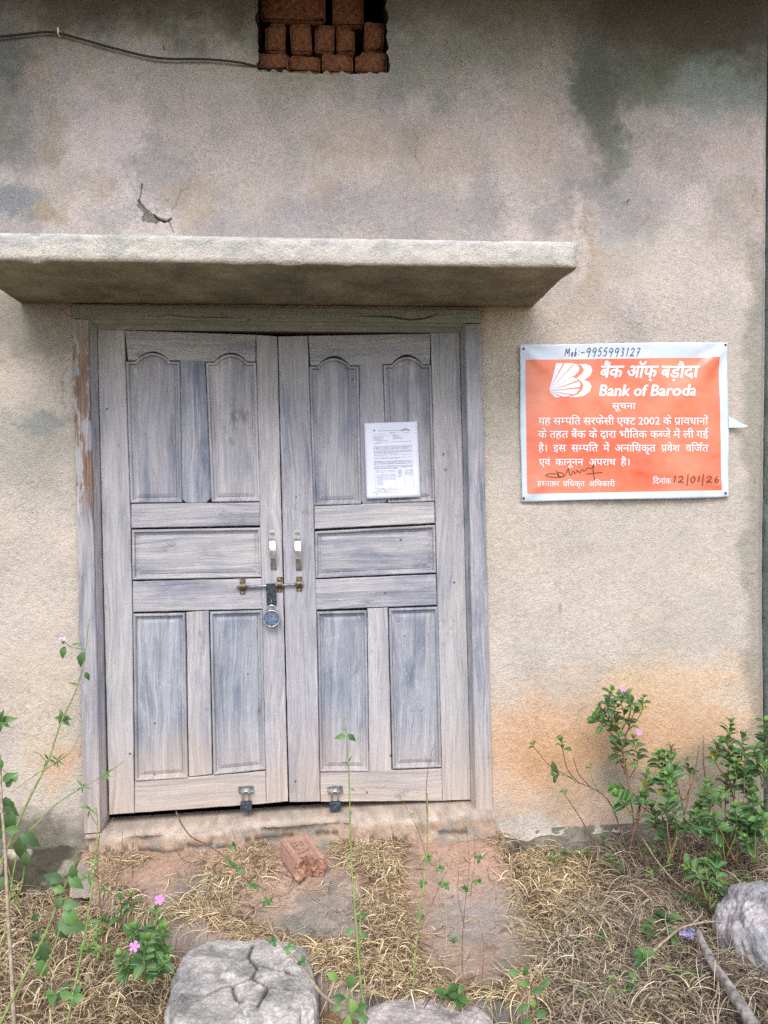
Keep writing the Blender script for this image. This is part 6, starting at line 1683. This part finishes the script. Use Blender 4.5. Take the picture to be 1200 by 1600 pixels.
# ------------------------------------------------------------------ dry grass
def strands(name, label, regions, seed, kind='stuff', mats='straw'):
    """regions: (photo polygon, count, length, radius, base height, pile height, palette, lift)"""
    r = np.random.default_rng(seed); AV = []; AF = []; AC = []; off = 0; K = 6; NS = 3
    for (poly, n_, ln, rad, pile, curl, pal, vert) in regions:
        pg = np.array([tuple(S(a, b))[:2] for a, b in poly]); lo = pg.min(0); hi = pg.max(0)
        pts = np.zeros((0, 2))
        while len(pts) < n_:
            q = lo + (hi - lo) * r.random((n_ * 2, 2)); wv2 = in_poly(q[:, 0], q[:, 1], [tuple(p) for p in pg])
            den = fbm(q[:, 0], q[:, 1], 7, 3, seed); wv2 &= r.random(len(q)) < np.clip((den - 0.30) * 3.4, 0.12, 1)
            pts = np.vstack([pts, q[wv2]])
        pts = pts[:n_]
        L = ln * (0.25 + 0.7 * r.random(n_) + 0.8 * r.random(n_) ** 3); az = r.random(n_) * 2 * np.pi; cu = (r.random(n_) - .5) * curl * (0.3 + 1.4 * r.random(n_) ** 2)
        el = (r.random(n_) ** 2) * vert; z0 = surf(pts[:, 0], pts[:, 1]) + pile * r.random(n_) ** 1.4 * np.clip((fbm(pts[:, 0], pts[:, 1], 6, 3, seed + 1) - .2) * 2.2, .2, 1.3) + 0.002
        rr = rad * (0.35 + 0.5 * r.random(n_) + 1.3 * r.random(n_) ** 5); p = np.stack([pts[:, 0], pts[:, 1], z0], 1)
        V = np.zeros((n_, K + 1, NS, 3)); step = L / K; a = az.copy(); e_ = el.copy(); ez = (r.random(n_) - .5) * 0.5
        for k in range(K + 1):
            ca, sa = np.cos(a), np.sin(a); side = np.stack([-sa, ca, np.zeros(n_)], 1); upv = np.stack([-ca * np.sin(e_), -sa * np.sin(e_), np.cos(e_)], 1)
            tr = rr * (1 - 0.75 * (k / K) ** 2)
            for j in range(NS):
                an = 2 * np.pi * j / NS; V[:, k, j] = p + (side * math.cos(an) * 1.25 + upv * math.sin(an) * .75) * tr[:, None]
            p = p + np.stack([ca * np.cos(e_), sa * np.cos(e_), np.sin(e_)], 1) * step[:, None]
            g = surf(p[:, 0], p[:, 1]) + 0.002; low = p[:, 2] < g; p[:, 2] = np.maximum(p[:, 2], g); p[:, 1] = np.minimum(p[:, 1], -0.012)
            a = a + cu / K * 2 + (r.random(n_) - .5) * .34; e_ = e_ - (0.20 + 0.2 * r.random(n_)) * (p[:, 2] > g + .01) + ez / K; e_ = np.where(low, np.abs(e_) * .3, e_)
        idx = (off + (np.arange(n_)[:, None, None] * (K + 1) + np.arange(K)[None, :, None]) * NS + np.arange(NS)[None, None, :])
        idn = (off + (np.arange(n_)[:, None, None] * (K + 1) + np.arange(K)[None, :, None]) * NS + (np.arange(NS)[None, None, :] + 1) % NS)
        Fq = np.stack([idx, idn, idn + NS, idx + NS], -1).reshape(-1, 4)
        pc_ = np.array([srgb(*c)[:3] for c in pal]); ch = r.integers(0, len(pal), n_); cc_ = pc_[ch] * (0.6 + 0.65 * r.random(n_))[:, None]
        AV.append(V.reshape(-1, 3)); AF.append(Fq); AC.append(np.repeat(cc_, (K + 1) * NS, axis=0)); off += n_ * (K + 1) * NS
    me = npmesh(name, np.concatenate(AV), np.concatenate(AF), np.concatenate(AC))
    o = link(name, me, M[mats], None, False); tag(o, label, kind=kind); return o
STR = [(224, 202, 160), (210, 184, 142), (186, 158, 122), (240, 222, 184), (150, 126, 106), (112, 92, 76)]
GRY = [(176, 160, 140), (146, 130, 114), (200, 182, 158), (112, 98, 86), (216, 200, 172), (84, 74, 64)]
strands('dry_grass', 'mat of pale dry straw and dead stalks covering the ground left and right of the apron', [
    ([(-60, 1410), (40, 1405), (110, 1400), (175, 1440), (262, 1480), (270, 1540), (262, 1640), (-60, 1660)], 9500, 0.085, 0.0013, 0.075, 1.6, STR, 0.7),
    ([(-60, 1395), (70, 1400), (150, 1425), (240, 1470), (262, 1620), (-60, 1640)], 2500, 0.12, 0.0011, 0.05, 0.7, GRY, 1.1),
    ([(785, 1318), (850, 1322), (940, 1350), (960, 1420), (935, 1500), (870, 1490), (852, 1440), (815, 1380)], 5600, 0.09, 0.0013, 0.065, 1.6, STR, 0.8),
    ([(930, 1335), (1210, 1345), (1300, 1450), (1300, 1660), (800, 1660), (850, 1560), (860, 1480), (920, 1420)], 13000, 0.13, 0.0012, 0.085, 0.7, GRY, 1.0),
    ([(850, 1480), (1000, 1420), (1100, 1480), (1100, 1640), (760, 1640), (830, 1580)], 3200, 0.09, 0.0012, 0.06, 1.5, STR, 0.7),
    ([(540, 1290), (600, 1288), (640, 1310), (625, 1350), (640, 1420), (650, 1500), (720, 1550), (860, 1560), (860, 1620), (560, 1600), (585, 1500), (560, 1420), (548, 1350)], 4200, 0.07, 0.0012, 0.035, 2.2, STR, 0.6),
    ([(510, 1300), (560, 1292), (610, 1300), (600, 1350), (560, 1370), (530, 1345)], 1200, 0.06, 0.0011, 0.045, 2.4, STR, 0.7),
    ([(300, 1345), (400, 1320), (430, 1350), (420, 1420), (370, 1480), (280, 1490), (250, 1450), (265, 1410), (330, 1395)], 1100, 0.075, 0.0012, 0.022, 2.4, STR, 0.4),
    ([(140, 1325), (230, 1315), (240, 1345), (180, 1370), (130, 1390), (120, 1340)], 420, 0.06, 0.0011, 0.02, 2.4, STR, 0.5),
    ([(380, 1310), (432, 1300), (425, 1335), (385, 1340)], 240, 0.05, 0.001, 0.03, 2.6, STR, 0.5),
    ([(480, 1480), (560, 1460), (570, 1560), (500, 1560)], 500, 0.09, 0.0013, 0.03, 1.8, STR, 0.5),
    ([(900, 1310), (1200, 1325), (1200, 1400), (930, 1380)], 2600, 0.15, 0.0011, 0.06, 0.8, GRY, 1.5),
    ([(640, 1540), (760, 1545), (852, 1550), (850, 1600), (640, 1600)], 700, 0.08, 0.0012, 0.02, 1.4, STR, 0.6),
    ([(760, 1310), (800, 1315), (840, 1460), (800, 1480), (790, 1400)], 350, 0.08, 0.0011, 0.02, 1.4, STR, 0.6),
    ([(250, 1480), (330, 1470), (560, 1500), (560, 1600), (480, 1600), (480, 1500)], 900, 0.08, 0.0012, 0.02, 1.4, STR, 0.5)], 5)
strands('scattered_straw', 'single curled straws scattered thinly over the concrete apron', [
    ([(200, 1330), (560, 1320), (560, 1500), (300, 1480)], 900, 0.05, 0.0010, 0.004, 2.8, STR, 0.2),
    ([(620, 1330), (800, 1330), (845, 1480), (830, 1560), (660, 1560)], 380, 0.05, 0.0009, 0.004, 2.8, STR, 0.2)], 9)
